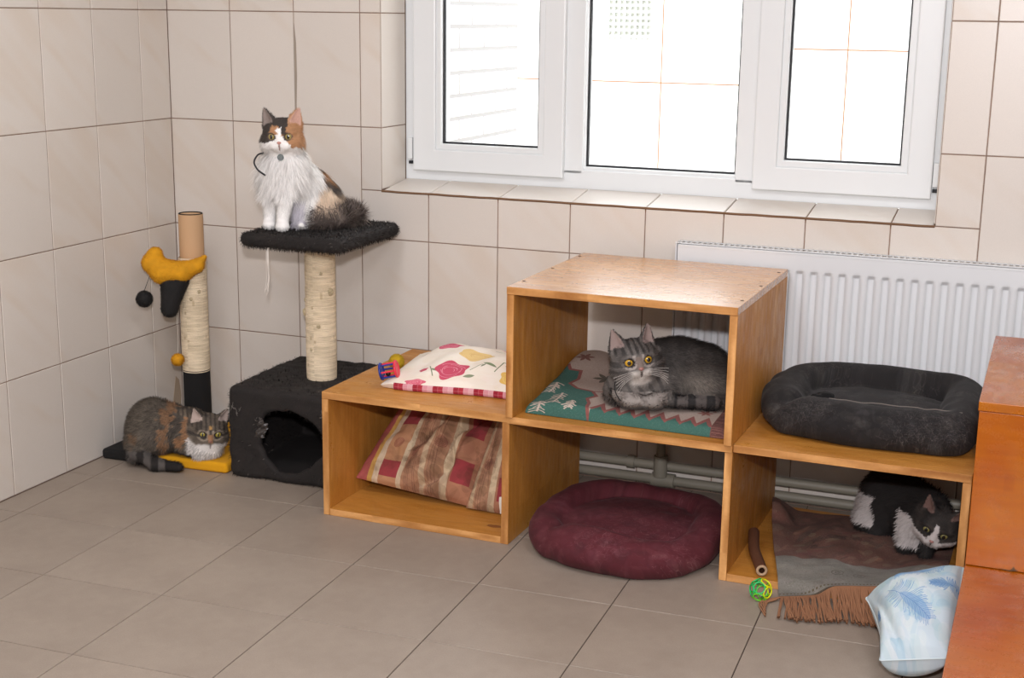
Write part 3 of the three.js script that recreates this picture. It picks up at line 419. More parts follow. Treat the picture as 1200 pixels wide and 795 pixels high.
{ // felt toy hung on the slim post
  const t = thing('hanging_felt_toy', 'yellow and black felt cat toy hanging from the slim post', 'cat toy', [0.158, 0.45, 0.155], 0.602);
  const Q = [[0.034, 0.089, 0.046, 0.006], [0.012, 0.066, 0.052, 0.018], [-0.03, 0.05, 0.052, 0.028], [-0.08, 0.05, 0.036, 0.034], [-0.108, 0.072, 0.03, 0.026], [-0.098, 0.096, 0.03, 0.021]];
  const hat = (p) => { let d = 9; for (let i = 0; i + 1 < Q.length; i++) d = sminf(d, sdCaps(p, Q[i], Q[i + 1], Q[i][3], Q[i + 1][3]), 0.008); d = smaxf(d, -sdCaps(p, [-0.058, 0.105, 0.035], [0.0, 0.104, 0.07], 0.02, 0.022), 0.006); d = Math.max(d, -(Math.hypot(p[0], p[2]) - 0.0405)); return d + 0.0008 * noise3(p[0] * 90, p[1] * 90, p[2] * 90); };
  const yel = (p) => { const k = 0.9 + 0.2 * fbm(p[0] * 60, p[1] * 60, p[2] * 60, 3); return [0.72 * k, 0.335 * k, 0.004 * k]; }, blk = (p) => { const k = 0.8 + 0.5 * fbm(p[0] * 60, p[1] * 60, p[2] * 60, 3); return [0.011 * k, 0.0095 * k, 0.009 * k]; };
  const short = (c) => (p, n) => ({ d: n, l: 0.0035, w: 0.0011, j: 1.2, g: 0.1, c: c(p) });
  const hg = paint(sdfMesh([-0.15, 0.0, -0.02], [0.055, 0.12, 0.095], 0.004, hat), yel), hm = part('yellow_felt', hg, skinMat, t, 'yellow felt crescent'); part('felt_nap', hairs(hg, 5000, short(yel)), furMat, hm).userData.kind = 'stuff';
  const ton = (p) => Math.max(sminf(sdCaps(p, [-0.035, 0.03, 0.048], [-0.066, -0.055, 0.042], 0.026, 0.021), sdCaps(p, [-0.062, 0.022, 0.042], [-0.066, -0.055, 0.042], 0.026, 0.021), 0.01), -(Math.hypot(p[0], p[2]) - 0.0405));
  const tg = paint(sdfMesh([-0.11, -0.1, -0.01], [0.02, 0.07, 0.09], 0.004, ton), blk), tm = part('black_felt', tg, skinMat, t, 'black felt flap'); part('felt_nap', hairs(tg, 2500, short(blk)), furMat, tm).userData.kind = 'stuff';
  const ball = (n, c, r, col, count) => { const g = paint(mergeVertices((() => { const q = new THREE.IcosahedronGeometry(r, 12); q.deleteAttribute('uv'); return q; })()), col).translate(...c); const m = part(n, g, skinMat, t); part('felt_nap', hairs(g, count, short(col)), furMat, m).userData.kind = 'stuff'; return m; };
  ball('black_pompom', [-0.132, -0.026, 0.034], 0.0215, blk, 1800); ball('yellow_pompom', [-0.05, -0.201, 0.034], 0.0165, yel, 1200);
  part('string', tube([[-0.05, -0.19, 0.034], [-0.046, -0.14, 0.036], [-0.047, -0.09, 0.038], [-0.048, -0.04, 0.04]], 0.0008, 16, 5), mat({ color: 0xcfc7ba }), t); part('string', tube([[-0.132, -0.006, 0.034], [-0.122, 0.02, 0.036], [-0.112, 0.045, 0.034]], 0.0008, 10, 5), mat({ color: 0x2a2622 }), t);
}

// ---------------------------------------------------------------- cushions, beds, rugs
const weave = dataTex(256, 256, (u, v, x, y) => 128 + 60 * Math.sin(u * 6.2832 * 64) * Math.sin(v * 6.2832 * 64) + (h3(x, y, 81) - 0.5) * 60, { srgb: false });
const clothRel = (() => { const t = weave.clone(); t.repeat.set(3, 3); t.needsUpdate = true; return t; })();
function lintTex(base, lint, strokes, alpha, z, patch = 0.5) {
  return canvasTex(1024, 1024, (c, w, h) => {
    const R = (() => { let s = 77 + z; return () => { s = (s * 1664525 + 1013904223) >>> 0; return s / 4294967296; }; })();
    c.fillStyle = `rgb(${base.join(',')})`; c.fillRect(0, 0, w, h);
    for (let i = 0; i < 2600; i++) { const k = R() - 0.5, x = R() * w, y = R() * h; c.fillStyle = k > 0 ? `rgba(255,240,235,${0.07 * k})` : `rgba(0,0,0,${-0.10 * k})`; c.beginPath(); c.ellipse(x, y, 6 + R() * 34, 5 + R() * 20, R() * 3, 0, 6.3); c.fill(); }
    const n = strokes; for (let i = 0; i < n; i++) {
      const x = R() * w, y = R() * h, q = smooth(0.3, 0.85, fbm(x / w * 6, y / h * 6, z, 3) * 0.9 + 0.5) * 1.3 + 0.06; if (R() > patch * q * 2) continue; const a = R() * 6.28, l = 4 + R() * 20;
      c.strokeStyle = `rgba(${lint.join(',')},${alpha * (0.25 + R() * 0.75)})`; c.lineWidth = 0.6 + R() * 0.9; c.beginPath(); c.moveTo(x, y); c.quadraticCurveTo(x + Math.cos(a) * l * 0.5 + (R() - 0.5) * 14, y + Math.sin(a) * l * 0.5 + (R() - 0.5) * 14, x + Math.cos(a) * l, y + Math.sin(a) * l); c.stroke();
    }
  });
}
function ringBed(o) { // o: a, b half sizes, n exponent, r(angle) bolster radius, yc(angle), inner [a, y, b], wr wrinkle
  return (p) => {
    const x = p[0], z = p[2], an = Math.atan2(z / o.b, x / o.a), r = o.r(an), A = o.a - r, Bq = o.b - r; const k = Math.pow(Math.pow(Math.abs(x / A), x > 0 && o.nr || o.n) + Math.pow(Math.abs(z / Bq), x > 0 && o.nr || o.n), 1 / (x > 0 && o.nr || o.n)) + 1e-6, L = Math.hypot(x, z) * (1 - 1 / k);
    const wr = o.wr * (noise3(p[0] * 26, p[1] * 26, p[2] * 26) + 0.6 * noise3(p[0] * 9 + 4, p[1] * 9, p[2] * 9));
    let d = Math.hypot(L, (p[1] - r * 0.96) * 1.02) - r; d = sminf(d, sdEll(p, [0, o.inner[3], 0], [o.inner[0], o.inner[1], o.inner[2]]), 0.006); d = smaxf(d + wr, -p[1], 0.004); return d;
  };
}
const bump = (x, c, w) => Math.exp(-((x - c) * (x - c)) / (w * w));
const angD = (a, b) => Math.abs(Math.atan2(Math.sin(a - b), Math.cos(a - b)));
{
  const f = ringBed({ a: 0.226, b: 0.235, n: 2.5, r: (a) => 0.042 * (1 - 0.16 * bump(angD(a, 2.25), 0, 0.14) + 0.07 * Math.cos(a * 3 + 1)) + 0.005 * bump(angD(a, 1.57), 0, 0.8), inner: [0.185, 0.036, 0.19, 0.036], wr: 0.0028 });
  const folds = (p) => f(p) + 0.0022 * Math.sin((p[0] * 0.7 + p[2]) * 120 + 4 * noise3(p[0] * 8, p[2] * 8, 2)) * smooth(0.12, 0.2, p[2]) * smooth(-0.02, 0.1, p[0]);
  const g = planarUV(sdfMesh([-0.25, -0.006, -0.305], [0.25, 0.125, 0.305], 0.006, folds), (p) => [p[0] * 1.6 + 0.5, p[2] * 1.5 - p[1] * 1.5 * Math.sign(p[2]) + 0.5]);
  single('maroon_pet_bed', 'flat round maroon pet bed covered in pale cat hair on the floor', 'pet bed', g, phys({ map: lintTex([80, 22, 31], [206, 186, 180], 11000, 0.24, 3, 0.4), roughness: 0.9, sheen: 0.2, sheenColor: new THREE.Color(0.4, 0.2, 0.22), sheenRoughness: 0.5 }), [1.518, 0, 0.428], -0.05);
}
{
  const f = ringBed({ a: 0.241, b: 0.203, n: 3.2, nr: 8, r: (a) => 0.049 + 0.0055 * bump(angD(a, -1.57), 0, 1.0) - 0.003 * bump(angD(a, 1.57), 0, 0.7) - 0.012 * bump(angD(a, 2.35), 0, 0.1), inner: [0.2, 0.04, 0.165, 0.03], wr: 0.003 });
  const t = thing('black_pet_bed', 'black plush bolster pet bed with pale hair on top of the shelf unit', 'pet bed', [2.031, 0.3115, 0.297], -0.018);
  const g = planarUV(sdfMesh([-0.25, -0.006, -0.215], [0.25, 0.13, 0.215], 0.0055, f), (p) => [p[0] * 1.6 + 0.5, p[2] * 1.6 - p[1] * 1.4 * Math.sign(p[2]) + 0.5]);
  const b = part('bolster', g, phys({ map: lintTex([24, 21, 21], [206, 192, 182], 34000, 0.16, 9, 0.42), roughness: 0.95, sheen: 0.12, sheenColor: new THREE.Color(0.3, 0.28, 0.27), sheenRoughness: 0.6 }), t);
  const seam = []; for (let i = 0; i <= 30; i++) { const u = i / 30; seam.push([lerp(-0.075, 0.2, u), 0.0905 + 0.0015 * noise3(i * 0.5, 2, 2), 0.138 + 0.003 * Math.sin(u * 5)]); }
  part('seam', tube(seam, 0.0013, 80, 5), mat({ color: 0x6d655f, roughness: 0.9 }), b, 'pale seam along the front bolster');
  part('torn_flap', (() => { const g2 = new THREE.IcosahedronGeometry(0.02, 5), p = g2.attributes.position; for (let i = 0; i < p.count; i++) { const v = new THREE.Vector3().fromBufferAttribute(p, i), k = 1 + 0.4 * noise3(v.x * 120, v.y * 120, v.z * 120); p.setXYZ(i, v.x * k * 1.35, v.y * k * 0.5, v.z * k * 0.7); } g2.computeVertexNormals(); return g2.translate(-0.088, 0.089, 0.125); })(), mat({ color: 0x0b0a0a, roughness: 1 }), b, 'torn black flap in the bolster');
}
// --- floral cushion
const rose = (c, x, y, rx, ry, col, line) => {
  const R = (() => { let s = Math.round(x * 13 + y * 7); return () => { s = (s * 1664525 + 1013904223) >>> 0; return s / 4294967296; }; })();
  c.fillStyle = col; c.beginPath(); for (let i = 0; i <= 40; i++) { const a = i / 40 * 6.2832, k = 1 + 0.12 * Math.sin(a * 5 + x) + 0.06 * Math.sin(a * 3); c[i ? 'lineTo' : 'moveTo'](x + rx * k * Math.cos(a), y + ry * k * Math.sin(a)); } c.fill();
  for (let i = 0; i < 9; i++) { const k = 0.85 - i * 0.085, a0 = R() * 6.28; c.strokeStyle = line; c.lineWidth = 3; c.beginPath(); c.ellipse(x + (R() - 0.5) * rx * 0.2, y + (R() - 0.5) * ry * 0.2, rx * k, ry * k, 0, a0, a0 + 1.4 + R() * 1.5); c.stroke(); }
};
const leaf = (c, x, y, l, w, a, col) => { c.save(); c.translate(x, y); c.rotate(a); c.fillStyle = col; c.beginPath(); c.moveTo(0, 0); c.quadraticCurveTo(l * 0.5, -w, l, 0); c.quadraticCurveTo(l * 0.5, w, 0, 0); c.fill(); c.strokeStyle = 'rgba(70,80,60,0.5)'; c.lineWidth = 2; c.beginPath(); c.moveTo(0, 0); c.lineTo(l, 0); c.stroke(); c.restore(); };
{
  const tex = canvasTex(1024, 1024, (c, w, h) => {
    c.fillStyle = 'rgb(236,226,212)'; c.fillRect(0, 0, w, h); const P = (s, t) => [s * w, (1 - t) * h];
    for (let i = 0; i < 260; i++) { c.fillStyle = `rgba(214,190,160,${0.10 * h3(i, 1, 1)})`; c.beginPath(); c.ellipse(h3(i, 2, 1) * w, h3(i, 3, 1) * h, 20 + 90 * h3(i, 4, 1), 15 + 50 * h3(i, 5, 1), 0, 0, 6.3); c.fill(); }
    const st = (pts) => { c.strokeStyle = 'rgb(122,130,100)'; c.lineWidth = 7; c.beginPath(); pts.forEach((q, i) => c[i ? 'lineTo' : 'moveTo'](...P(...q))); c.stroke(); };
    st([[0.72, 0.78], [0.74, 0.62], [0.82, 0.56]]); st([[0.28, 0.75], [0.34, 0.9]]); st([[0.56, 0.8], [0.62, 0.7]]); st([[0.6, 0.3], [0.72, 0.24], [0.66, 0.4]]);
    leaf(c, ...P(0.72, 0.72), 120, 36, 2.7, 'rgb(128,140,104)'); leaf(c, ...P(0.76, 0.66), 100, 34, 0.6, 'rgb(138,148,112)'); leaf(c, ...P(0.54, 0.9), 80, 40, 0.5, 'rgb(140,150,118)'); leaf(c, ...P(0.3, 0.8), 60, 22, -0.7, 'rgb(128,140,108)'); leaf(c, ...P(0.62, 0.75), 60, 20, 1.2, 'rgb(130,136,110)'); leaf(c, ...P(0.12, 0.45), 60, 18, 0.4, 'rgb(130,128,118)');
    rose(c, ...P(0.44, 0.80), 105, 125, 'rgb(196,74,98)', 'rgba(240,190,196,0.8)'); rose(c, ...P(0.30, 0.34), 90, 80, 'rgb(198,86,108)', 'rgba(236,170,180,0.7)'); rose(c, ...P(0.53, 0.52), 115, 95, 'rgb(226,194,130)', 'rgba(206,160,96,0.7)'); rose(c, ...P(0.86, 0.82), 90, 110, 'rgb(226,184,96)', 'rgba(244,214,150,0.8)');
    rose(c, ...P(0.25, 0.8), 28, 34, 'rgb(200,84,104)', 'rgba(150,50,70,0.5)'); rose(c, ...P(0.24, 0.975), 70, 36, 'rgb(206,96,114)', 'rgba(240,180,186,0.6)'); rose(c, ...P(0.82, 0.42), 60, 40, 'rgb(228,190,184)', 'rgba(210,150,150,0.5)'); rose(c, ...P(0.66, 0.18), 50, 30, 'rgb(224,196,190)', 'rgba(210,150,150,0.5)');
  });
  const t = thing('floral_cushion', 'white cushion printed with roses on the low end of the shelf unit', 'cushion');
  const front = (s) => lerp(0.455, 0.424, s) + 0.006 * Math.sin(s * 7), xl = (q) => lerp(0.842, 0.888, q), H = (s, q) => { const e = Math.pow(Math.max(0, Math.sin(Math.PI * clamp(s, 0, 1))), 0.55) * Math.pow(Math.max(0, Math.sin(Math.PI * Math.pow(q, 0.85))), 0.62); const side = lerp(0.55, 1, smooth(0, 0.35, s)); return e * side * (0.052 + 0.012 * fbm(s * 4, q * 4, 3, 3)) + 0.012 * bump(s, 0.33, 0.16) * bump(q, 0.3, 0.2) + 0.004 * e * Math.sin(s * 22 + q * 9); };
  const X = (s, q) => lerp(xl(q), 1.252, s), Z = (s, q) => lerp(0.13, front(s), q);
  const top = (s, q) => [X(s, q), 0.3255 + H(s, q) - 0.006 * smooth(0.08, 0, s), Z(s, q)], bot = (s, q) => { const e = Math.min(s, 1 - s, q, 1 - q) > 0 ? 0.3125 : 0.3255 - 0.006 * smooth(0.08, 0, s); return [X(s, q), e, Z(s, q)]; };
  const cm = mat({ map: tex, roughness: 0.95, bumpMap: clothRel, bumpScale: 0.0004 }), body = part('cover', cushion(72, 60, top, bot), cm, t);
  const chk = canvasTex(1024, 64, (c, w, h) => { for (let i = 0; i < 26; i++) { c.fillStyle = ['rgb(150,34,50)', 'rgb(164,44,58)', 'rgb(206,142,150)', 'rgb(212,160,166)'][i % 4]; c.fillRect(i * w / 26, 0, w / 26 + 1, h); c.fillStyle = 'rgba(240,220,220,0.5)'; c.fillRect(i * w / 26, 0, 2, h); } c.fillStyle = 'rgba(230,200,200,0.25)'; c.fillRect(0, h * 0.45, w, 5); });
  part('checked_border', grid(80, 8, (u, v) => { const s = lerp(0.1, 0.985, u), a = v * Math.PI; return [X(s, 1), 0.3203 + 0.0085 * Math.cos(a), front(s) - 0.001 + 0.0045 * Math.sin(a)]; }), mat({ map: chk, roughness: 0.95 }), t, 'red and pink checked border');
}
// --- kilim blanket
{
  const tex = canvasTex(1024, 1024, (c, w, h) => {
    const P = (s, t) => [s * w, (1 - t) * h]; c.fillStyle = 'rgb(168,150,138)'; c.fillRect(0, 0, w, h);
    const poly = (pts, f, st, lw = 10) => { c.beginPath(); pts.forEach((q, i) => c[i ? 'lineTo' : 'moveTo'](...P(...q))); if (f) { c.closePath(); c.fillStyle = f; c.fill(); } if (st) { c.strokeStyle = st; c.lineWidth = lw; c.stroke(); } };
    const G = 'rgb(58,98,88)', Rd = 'rgb(132,78,72)';
    const line = [[0.02, 0.3], [0.05, 0.36], [0.11, 0.36], [0.13, 0.46], [0.11, 0.54], [0.17, 0.6], [0.26, 0.62], [0.3, 0.68], [0.27, 0.74], [0.30, 0.8], [0.33, 1]];
    poly([[0, 0.28], ...line, [0, 1]], G); poly(line, null, Rd, 18);
    const zig = []; for (let i = 0; i <= 16; i++) zig.push([0.33 + i * 0.0375, i % 2 ? 0.8 : 0.9]); poly([[0.33, 1], ...zig, [0.93, 1]], G); poly(zig.map(([a, b]) => [a, b - 0.012]), null, Rd, 22); poly([[0.26, 0.62], [0.36, 0.58], [0.4, 0.62]], null, Rd, 10);
    c.strokeStyle = 'rgb(188,172,158)'; for (const [s, t, k] of [[0.05, 0.62, 1], [0.13, 0.78, 1.2], [0.06, 0.9, 1], [0.22, 0.86, 0.8]]) { c.lineWidth = 12; const [x, y] = P(s, t); c.beginPath(); c.moveTo(x, y - 75 * k); c.quadraticCurveTo(x + 14, y, x - 4, y + 70 * k); c.stroke(); for (let i = 0; i < 6; i++) { const yy = y + (i - 3) * 24 * k, l = (20 + 34 * h3(i, Math.round(s * 100), 4)) * k; c.lineWidth = 5 + 9 * h3(i, 3, Math.round(t * 100)); c.beginPath(); c.moveTo(x, yy + 10); c.quadraticCurveTo(x - l * 0.5, yy, x - l, yy - 22); c.moveTo(x, yy + 16); c.quadraticCurveTo(x + l * 0.5, yy + 10, x + l * 0.9, yy - 12); c.stroke(); } }
    const motif = (s, t, col, k) => { const [x, y] = P(s, t); for (let i = 0; i < 6; i++) leaf(c, x, y, 60 * k, 24 * k, i * 1.05 + 0.3, col); }; motif(0.26, 0.4, 'rgb(92,84,74)', 1.2); motif(0.36, 0.42, 'rgb(120,78,70)', 0.6); motif(0.66, 0.62, 'rgb(84,98,86)', 1.0); motif(0.78, 0.56, 'rgb(88,92,82)', 0.9); motif(0.86, 0.7, 'rgb(136,80,72)', 0.7); motif(0.56, 0.7, 'rgb(140,92,84)', 0.4); motif(0.08, 0.2, 'rgb(120,78,70)', 0.9);
    for (let i = 0; i < 14; i++) { c.fillStyle = 'rgb(140,90,82)'; const [x, y] = P(0.5 + i * 0.03, 0.66 + 0.02 * Math.sin(i)); c.fillRect(x, y, 16, 10); }
    c.fillStyle = 'rgb(104,66,60)'; c.fillRect(0.93 * w, 0, w, h); for (let i = 0; i < 90; i++) { c.fillStyle = h3(i, 1, 5) > 0.5 ? 'rgb(126,86,76)' : 'rgb(78,46,44)'; c.fillRect(0.935 * w, i * h / 90, 0.065 * w, 5); }
    for (let i = 0; i < 22000; i++) { c.fillStyle = h3(i, 7, 7) > 0.5 ? 'rgba(255,245,235,0.09)' : 'rgba(30,20,15,0.10)'; c.fillRect(h3(i, 8, 7) * w, h3(i, 9, 7) * h, 4, 3); }
  });
  const X = (s) => lerp(1.287, 1.752, s), hgt = (s, q) => lerp(0.033, 0.021, smooth(0.1, 0.7, s) * smooth(0.4, 0.9, q)) + 0.03 * bump(s, 0.0, 0.34) * bump(q, 0.16, 0.26) + 0.012 * bump(s, 0.12, 0.1) * bump(q, 0.02, 0.2) + 0.004 * fbm(s * 5, q * 5, 8, 3) - 0.012 * bump(s, 0.02, 0.1) * smooth(0.5, 0.9, q);
  const zf = (s) => 0.516 + 0.016 * s, side = (s) => Math.sqrt(clamp(1 - Math.pow(Math.max(0, (Math.abs(s - 0.5) - 0.47) / 0.03), 2)));
  const top = (s, q) => { const k = clamp((q - 0.86) / 0.14), h = hgt(s, q) * lerp(0.55, 1, side(s)) , a = k * Math.PI / 2, r = 0.016, bk = Math.sqrt(clamp(1 - Math.pow(Math.max(0, (0.05 - q) / 0.05), 2))); const z = q < 0.86 ? lerp(0.11, zf(s) - r, q / 0.86) : zf(s) - r + r * Math.sin(a); return [X(s), 0.3125 + (k > 0 ? h * Math.cos(a) : h * lerp(0.5, 1, bk)), z]; };
  const bot = (s, q) => { const t = top(s, q), e = Math.min(s, 1 - s, q, 1 - q) > 0; return e ? [t[0], 0.312, t[2]] : t; };
  const t = thing('folded_kilim', 'folded beige and green patterned blanket under the grey cat', 'blanket'); part('blanket_body', cushion(70, 60, top, bot), mat({ map: tex, roughness: 1, bumpMap: clothRel, bumpScale: 0.0008 }), t);
}
// --- stained patchwork pillows in the low box
{
  const tex = canvasTex(1024, 1024, (c, w, h) => {
    c.fillStyle = 'rgb(186,142,108)'; c.fillRect(0, 0, w, h);
    const cols = [['rgb(168,84,80)', 0, 0.09], ['rgb(204,160,84)', 0.09, 0.13], ['rgb(212,192,164)', 0.13, 0.18], ['rgb(184,136,100)', 0.18, 0.33], ['rgb(206,186,156)', 0.33, 0.37], ['rgb(178,134,104)', 0.37, 0.52], ['rgb(198,172,140)', 0.52, 0.56], ['rgb(176,134,104)', 0.56, 0.68], ['rgb(204,182,150)', 0.68, 0.74], ['rgb(172,120,92)', 0.74, 1]];
    for (const [f, a, b] of cols) { c.fillStyle = f; c.fillRect(a * w, 0, (b - a) * w + 1, h); }
    for (const [a, b, y0, y1] of [[0.18, 0.33, 0.06, 0.2], [0.18, 0.33, 0.55, 0.8], [0.76, 0.9, 0.12, 0.3], [0.76, 0.9, 0.5, 0.7]]) { c.fillStyle = 'rgb(150,58,62)'; c.fillRect(a * w, (1 - y1) * h, (b - a) * w, (y1 - y0) * h); }
    for (const [x, y] of [[0.255, 0.36], [0.44, 0.3], [0.44, 0.62], [0.62, 0.4]]) { c.strokeStyle = 'rgba(140,78,66,0.75)'; for (let r = 6; r < 42; r += 8) { c.lineWidth = 5; c.beginPath(); c.ellipse(x * w, (1 - y) * h, r, r * 1.2, 0, 0, 6.3); c.stroke(); } }
    c.strokeStyle = 'rgba(110,70,56,0.55)'; for (const x of [0.40, 0.415, 0.43, 0.47, 0.485, 0.58, 0.6, 0.62]) { c.lineWidth = 4; c.beginPath(); c.moveTo(x * w, 0); c.lineTo(x * w, h); c.stroke(); }
    for (let i = 0; i < 420; i++) { const x = h3(i, 1, 21) * w, y = h3(i, 2, 21) * h, a = 0.10 * h3(i, 3, 21) * (x > 0.35 * w ? 1.4 : 0.6); c.fillStyle = `rgba(64,40,26,${a * 1.25})`; c.beginPath(); c.ellipse(x, y, 14 + 90 * h3(i, 4, 21), 10 + 50 * h3(i, 5, 21), 3 * h3(i, 6, 21), 0, 6.3); c.fill(); }
  });
  const m = mat({ map: tex, roughness: 1, bumpMap: clothRel, bumpScale: 0.0005 }), m2 = (() => { const t2 = tex.clone(); t2.repeat.set(0.45, 0.9); t2.offset.set(0.5, 0.05); t2.needsUpdate = true; return mat({ map: t2, roughness: 1, bumpMap: clothRel, bumpScale: 0.0005 }); })();
  const mk = (name, label, C, thick, fold, mt) => {
    const n = [0, 0.62, 0.78], q = (s, t) => [0, 1, 2].map((k) => lerp(lerp(C[0][k], C[1][k], s), lerp(C[2][k], C[3][k], s), t)), e = (s, t) => Math.pow(clamp(4 * s * (1 - s)), 0.5) * Math.pow(clamp(4 * t * (1 - t)), 0.5);
    const top = (s, t) => { const P = q(s, t), b = e(s, t) * (thick + fold(s, t)); return [clamp(P[0], 0.795, 1.24), clamp(P[1] + n[1] * b, 0.019, 0.2915), P[2] + n[2] * b]; }, bot = (s, t) => { const P = q(s, t), b = e(s, t) * thick * 0.8; return [clamp(P[0], 0.795, 1.24), clamp(P[1] - n[1] * b * 0.6, 0.0185, 0.2915), P[2] - n[2] * b]; };
    const o = thing(name, label, 'pillow'); part('cover', cushion(90, 70, top, bot), mt, o); return o;
  };
  const crease = (x) => Math.pow(Math.abs(Math.sin(x)), 0.4) - 1;
  mk('patchwork_pillow', 'large stained patchwork pillow stuffed in the low box', [[0.797, 0.058, 0.415], [1.135, 0.021, 0.41], [0.885, 0.262, 0.26], [1.165, 0.265, 0.215]], 0.062, (s, t) => 0.05 * crease(s * 8.2 - t * 4.2 + 1.9 + 1.0 * noise3(s * 4, t * 4, 3)) * smooth(0.33, 0.5, s + 0.15 * t) + 0.03 * (smooth(0.33, 0.5, s)) + 0.022 * fbm(s * 8, t * 6, 5, 3) + 0.008 * Math.sin(s * 30 + 6 * noise3(s * 5, t * 5, 9)) * smooth(0.4, 0.6, s), m);
  const p2 = mk('patchwork_pillow', 'smaller stained patchwork pillow with a white tag beside the larger one', [[1.10, 0.024, 0.42], [1.242, 0.02, 0.42], [1.15, 0.262, 0.30], [1.242, 0.25, 0.30]], 0.036, (s, t) => 0.012 * crease(s * 5 + t * 2 + 1) + 0.012 + 0.006 * fbm(s * 6, t * 6, 9, 3), m2);
  part('care_tag', grid(8, 8, (u, v) => [lerp(1.196, 1.232, u) + 0.004 * v, 0.072 - 0.04 * v + 0.002 * Math.sin(u * 6) - 0.008 * u * v, 0.442 + 0.006 * v + 0.002 * Math.sin(v * 5)]), mat({ color: 0xd8d2c6, roughness: 0.8, side: THREE.DoubleSide }), p2, 'creased white tag');
}
// --- rug spilling from the right box
{
  const tex = canvasTex(1024, 1024, (c, w, h) => {
    c.fillStyle = 'rgb(104,74,64)'; c.fillRect(0, 0, w, h); const cl = ['122,78,70', '92,66,58', '84,72,64', '140,104,84', '108,64,60', '128,112,92', '70,54,48'];
    for (let i = 0; i < 520; i++) { c.fillStyle = `rgba(${cl[i % 7]},${0.5 * h3(i, 1, 31)})`; c.beginPath(); c.ellipse(h3(i, 2, 31) * w, h3(i, 3, 31) * h, 8 + 70 * h3(i, 4, 31), 5 + 26 * h3(i, 5, 31), 1.2 * h3(i, 6, 31), 0, 6.3); c.fill(); }
    c.fillStyle = 'rgb(116,112,104)'; c.beginPath(); c.moveTo(0, 0); c.lineTo(0, 0.31 * h); for (let i = 0; i <= 20; i++) c.lineTo(i / 20 * w, (0.30 + 0.02 * Math.sin(i * 1.3) - 0.004 * i) * h); c.lineTo(w, 0); c.fill();
    for (let i = 0; i < 160; i++) { c.fillStyle = `rgba(${i % 2 ? '150,146,136' : '84,80,74'},${0.16 * h3(i, 1, 41)})`; c.beginPath(); c.ellipse(h3(i, 2, 41) * w, h3(i, 3, 41) * 0.27 * h, 14 + 60 * h3(i, 4, 41), 8 + 20 * h3(i, 5, 41), 0, 0, 6.3); c.fill(); }
    c.strokeStyle = 'rgba(60,54,46,0.6)'; c.lineWidth = 4; for (const [x, y] of [[0.35, 0.14], [0.48, 0.13]]) { c.beginPath(); c.ellipse(x * w, y * h, 36, 22, 0, 0, 6); c.stroke(); c.beginPath(); c.ellipse(x * w, y * h, 14, 9, 0, 0, 6); c.stroke(); }
    for (let i = 0; i < 46; i++) { c.fillStyle = 'rgb(88,76,58)'; c.fillRect(i * w / 46, 0.025 * h, 11, 9); } c.fillStyle = 'rgb(70,58,46)'; c.fillRect(0, 0, w, 0.012 * h);
    for (let i = 0; i < 16000; i++) { c.fillStyle = h3(i, 7, 9) > 0.5 ? 'rgba(230,215,200,0.08)' : 'rgba(20,14,10,0.12)'; c.fillRect(h3(i, 8, 9) * w, h3(i, 9, 9) * h, 5, 3); }
  });
  const zE = (s) => lerp(0.617, 0.455, Math.pow(s, 0.9)) + 0.004 * Math.sin(s * 13), sup = (z, s) => lerp(0.024, 0.0075, smooth(0.553, 0.578, z));
  const f = (s, q) => { const xl = lerp(1.792, 1.905, Math.pow(q, 1.2)), x = lerp(xl, 2.225, s), z = lerp(0.13, zE(s), q); const wv = Math.max(0, 0.03 * fbm(s * 3.2 + 1, q * 2.6, 4, 3) + 0.006) * smooth(1.0, 0.7, q) + 0.034 * smooth(0.16, 0.02, s) * smooth(0.62, 0.3, q) * (1 + 0.5 * noise3(q * 9, 1, 2)) + 0.014 * bump(s, 0.45, 0.22) * bump(q, 0.15, 0.25) + 0.01 * bump(s, 0.75, 0.15) * bump(q, 0.85, 0.14) + 0.004 * Math.max(0, Math.sin(s * 11 + q * 5)) * smooth(1, 0.8, q); return [x, sup(z, s) + wv, z]; };
  const t = thing('fringed_rug', 'worn brownish tapestry rug with a tan fringe spilling from the box', 'rug'); part('rug_cloth', cushion(80, 70, f, (s, q) => { const p = f(s, q); return [p[0], p[1] - 0.004, p[2]]; }), mat({ map: tex, roughness: 1, bumpMap: clothRel, bumpScale: 0.001 }), t);
  const cords = []; const N = 150; for (let i = 0; i < N; i++) { const s = 0.01 + 0.75 * i / N, p = f(s, 1), L = lerp(0.105, 0.2, s) * (0.94 + 0.12 * rnd()), dx = lerp(0.018, 0.045, s) + (rnd() - 0.35) * 0.03; const pt = (k) => { const z = p[2] + L * k, y = Math.max(lerp(p[1], 0.006, smooth(0, 0.5, k)), sup(z, 1) - 0.003) + 0.004 * rnd(); return [p[0] + dx * k + 0.004 * (rnd() - 0.5), y, z]; }; cords.push(tube([p, pt(0.3), pt(0.6), pt(1)], 0.0021, 9, 5)); }
  for (let i = 0; i < 7; i++) { const p = f(0.005, 1); cords.push(tube([p, [p[0] - 0.012 - 0.004 * i, 0.006, p[2] + 0.02 + 0.003 * i], [p[0] - 0.026 - 0.004 * rnd() + i * 0.003, 0.005, p[2] + 0.03 + 0.012 * i]], 0.0018, 8, 5)); }
  part('fringe', merge(cords), mat({ color: 0x96694a, roughness: 0.95 }), t, 'tan cord fringe').userData.kind = 'stuff';
  const roll = tube([[1.796, 0.05, 0.37], [1.812, 0.038, 0.44], [1.842, 0.032, 0.52], [1.8515, 0.032, 0.546]], 0.0125, 24, 16), k = thing('brown_roll', 'brown rolled tube lying along the left edge of the rug', 'roll'); part('roll_body', roll, mat({ color: 0x5a3826, roughness: 0.6 }), k);
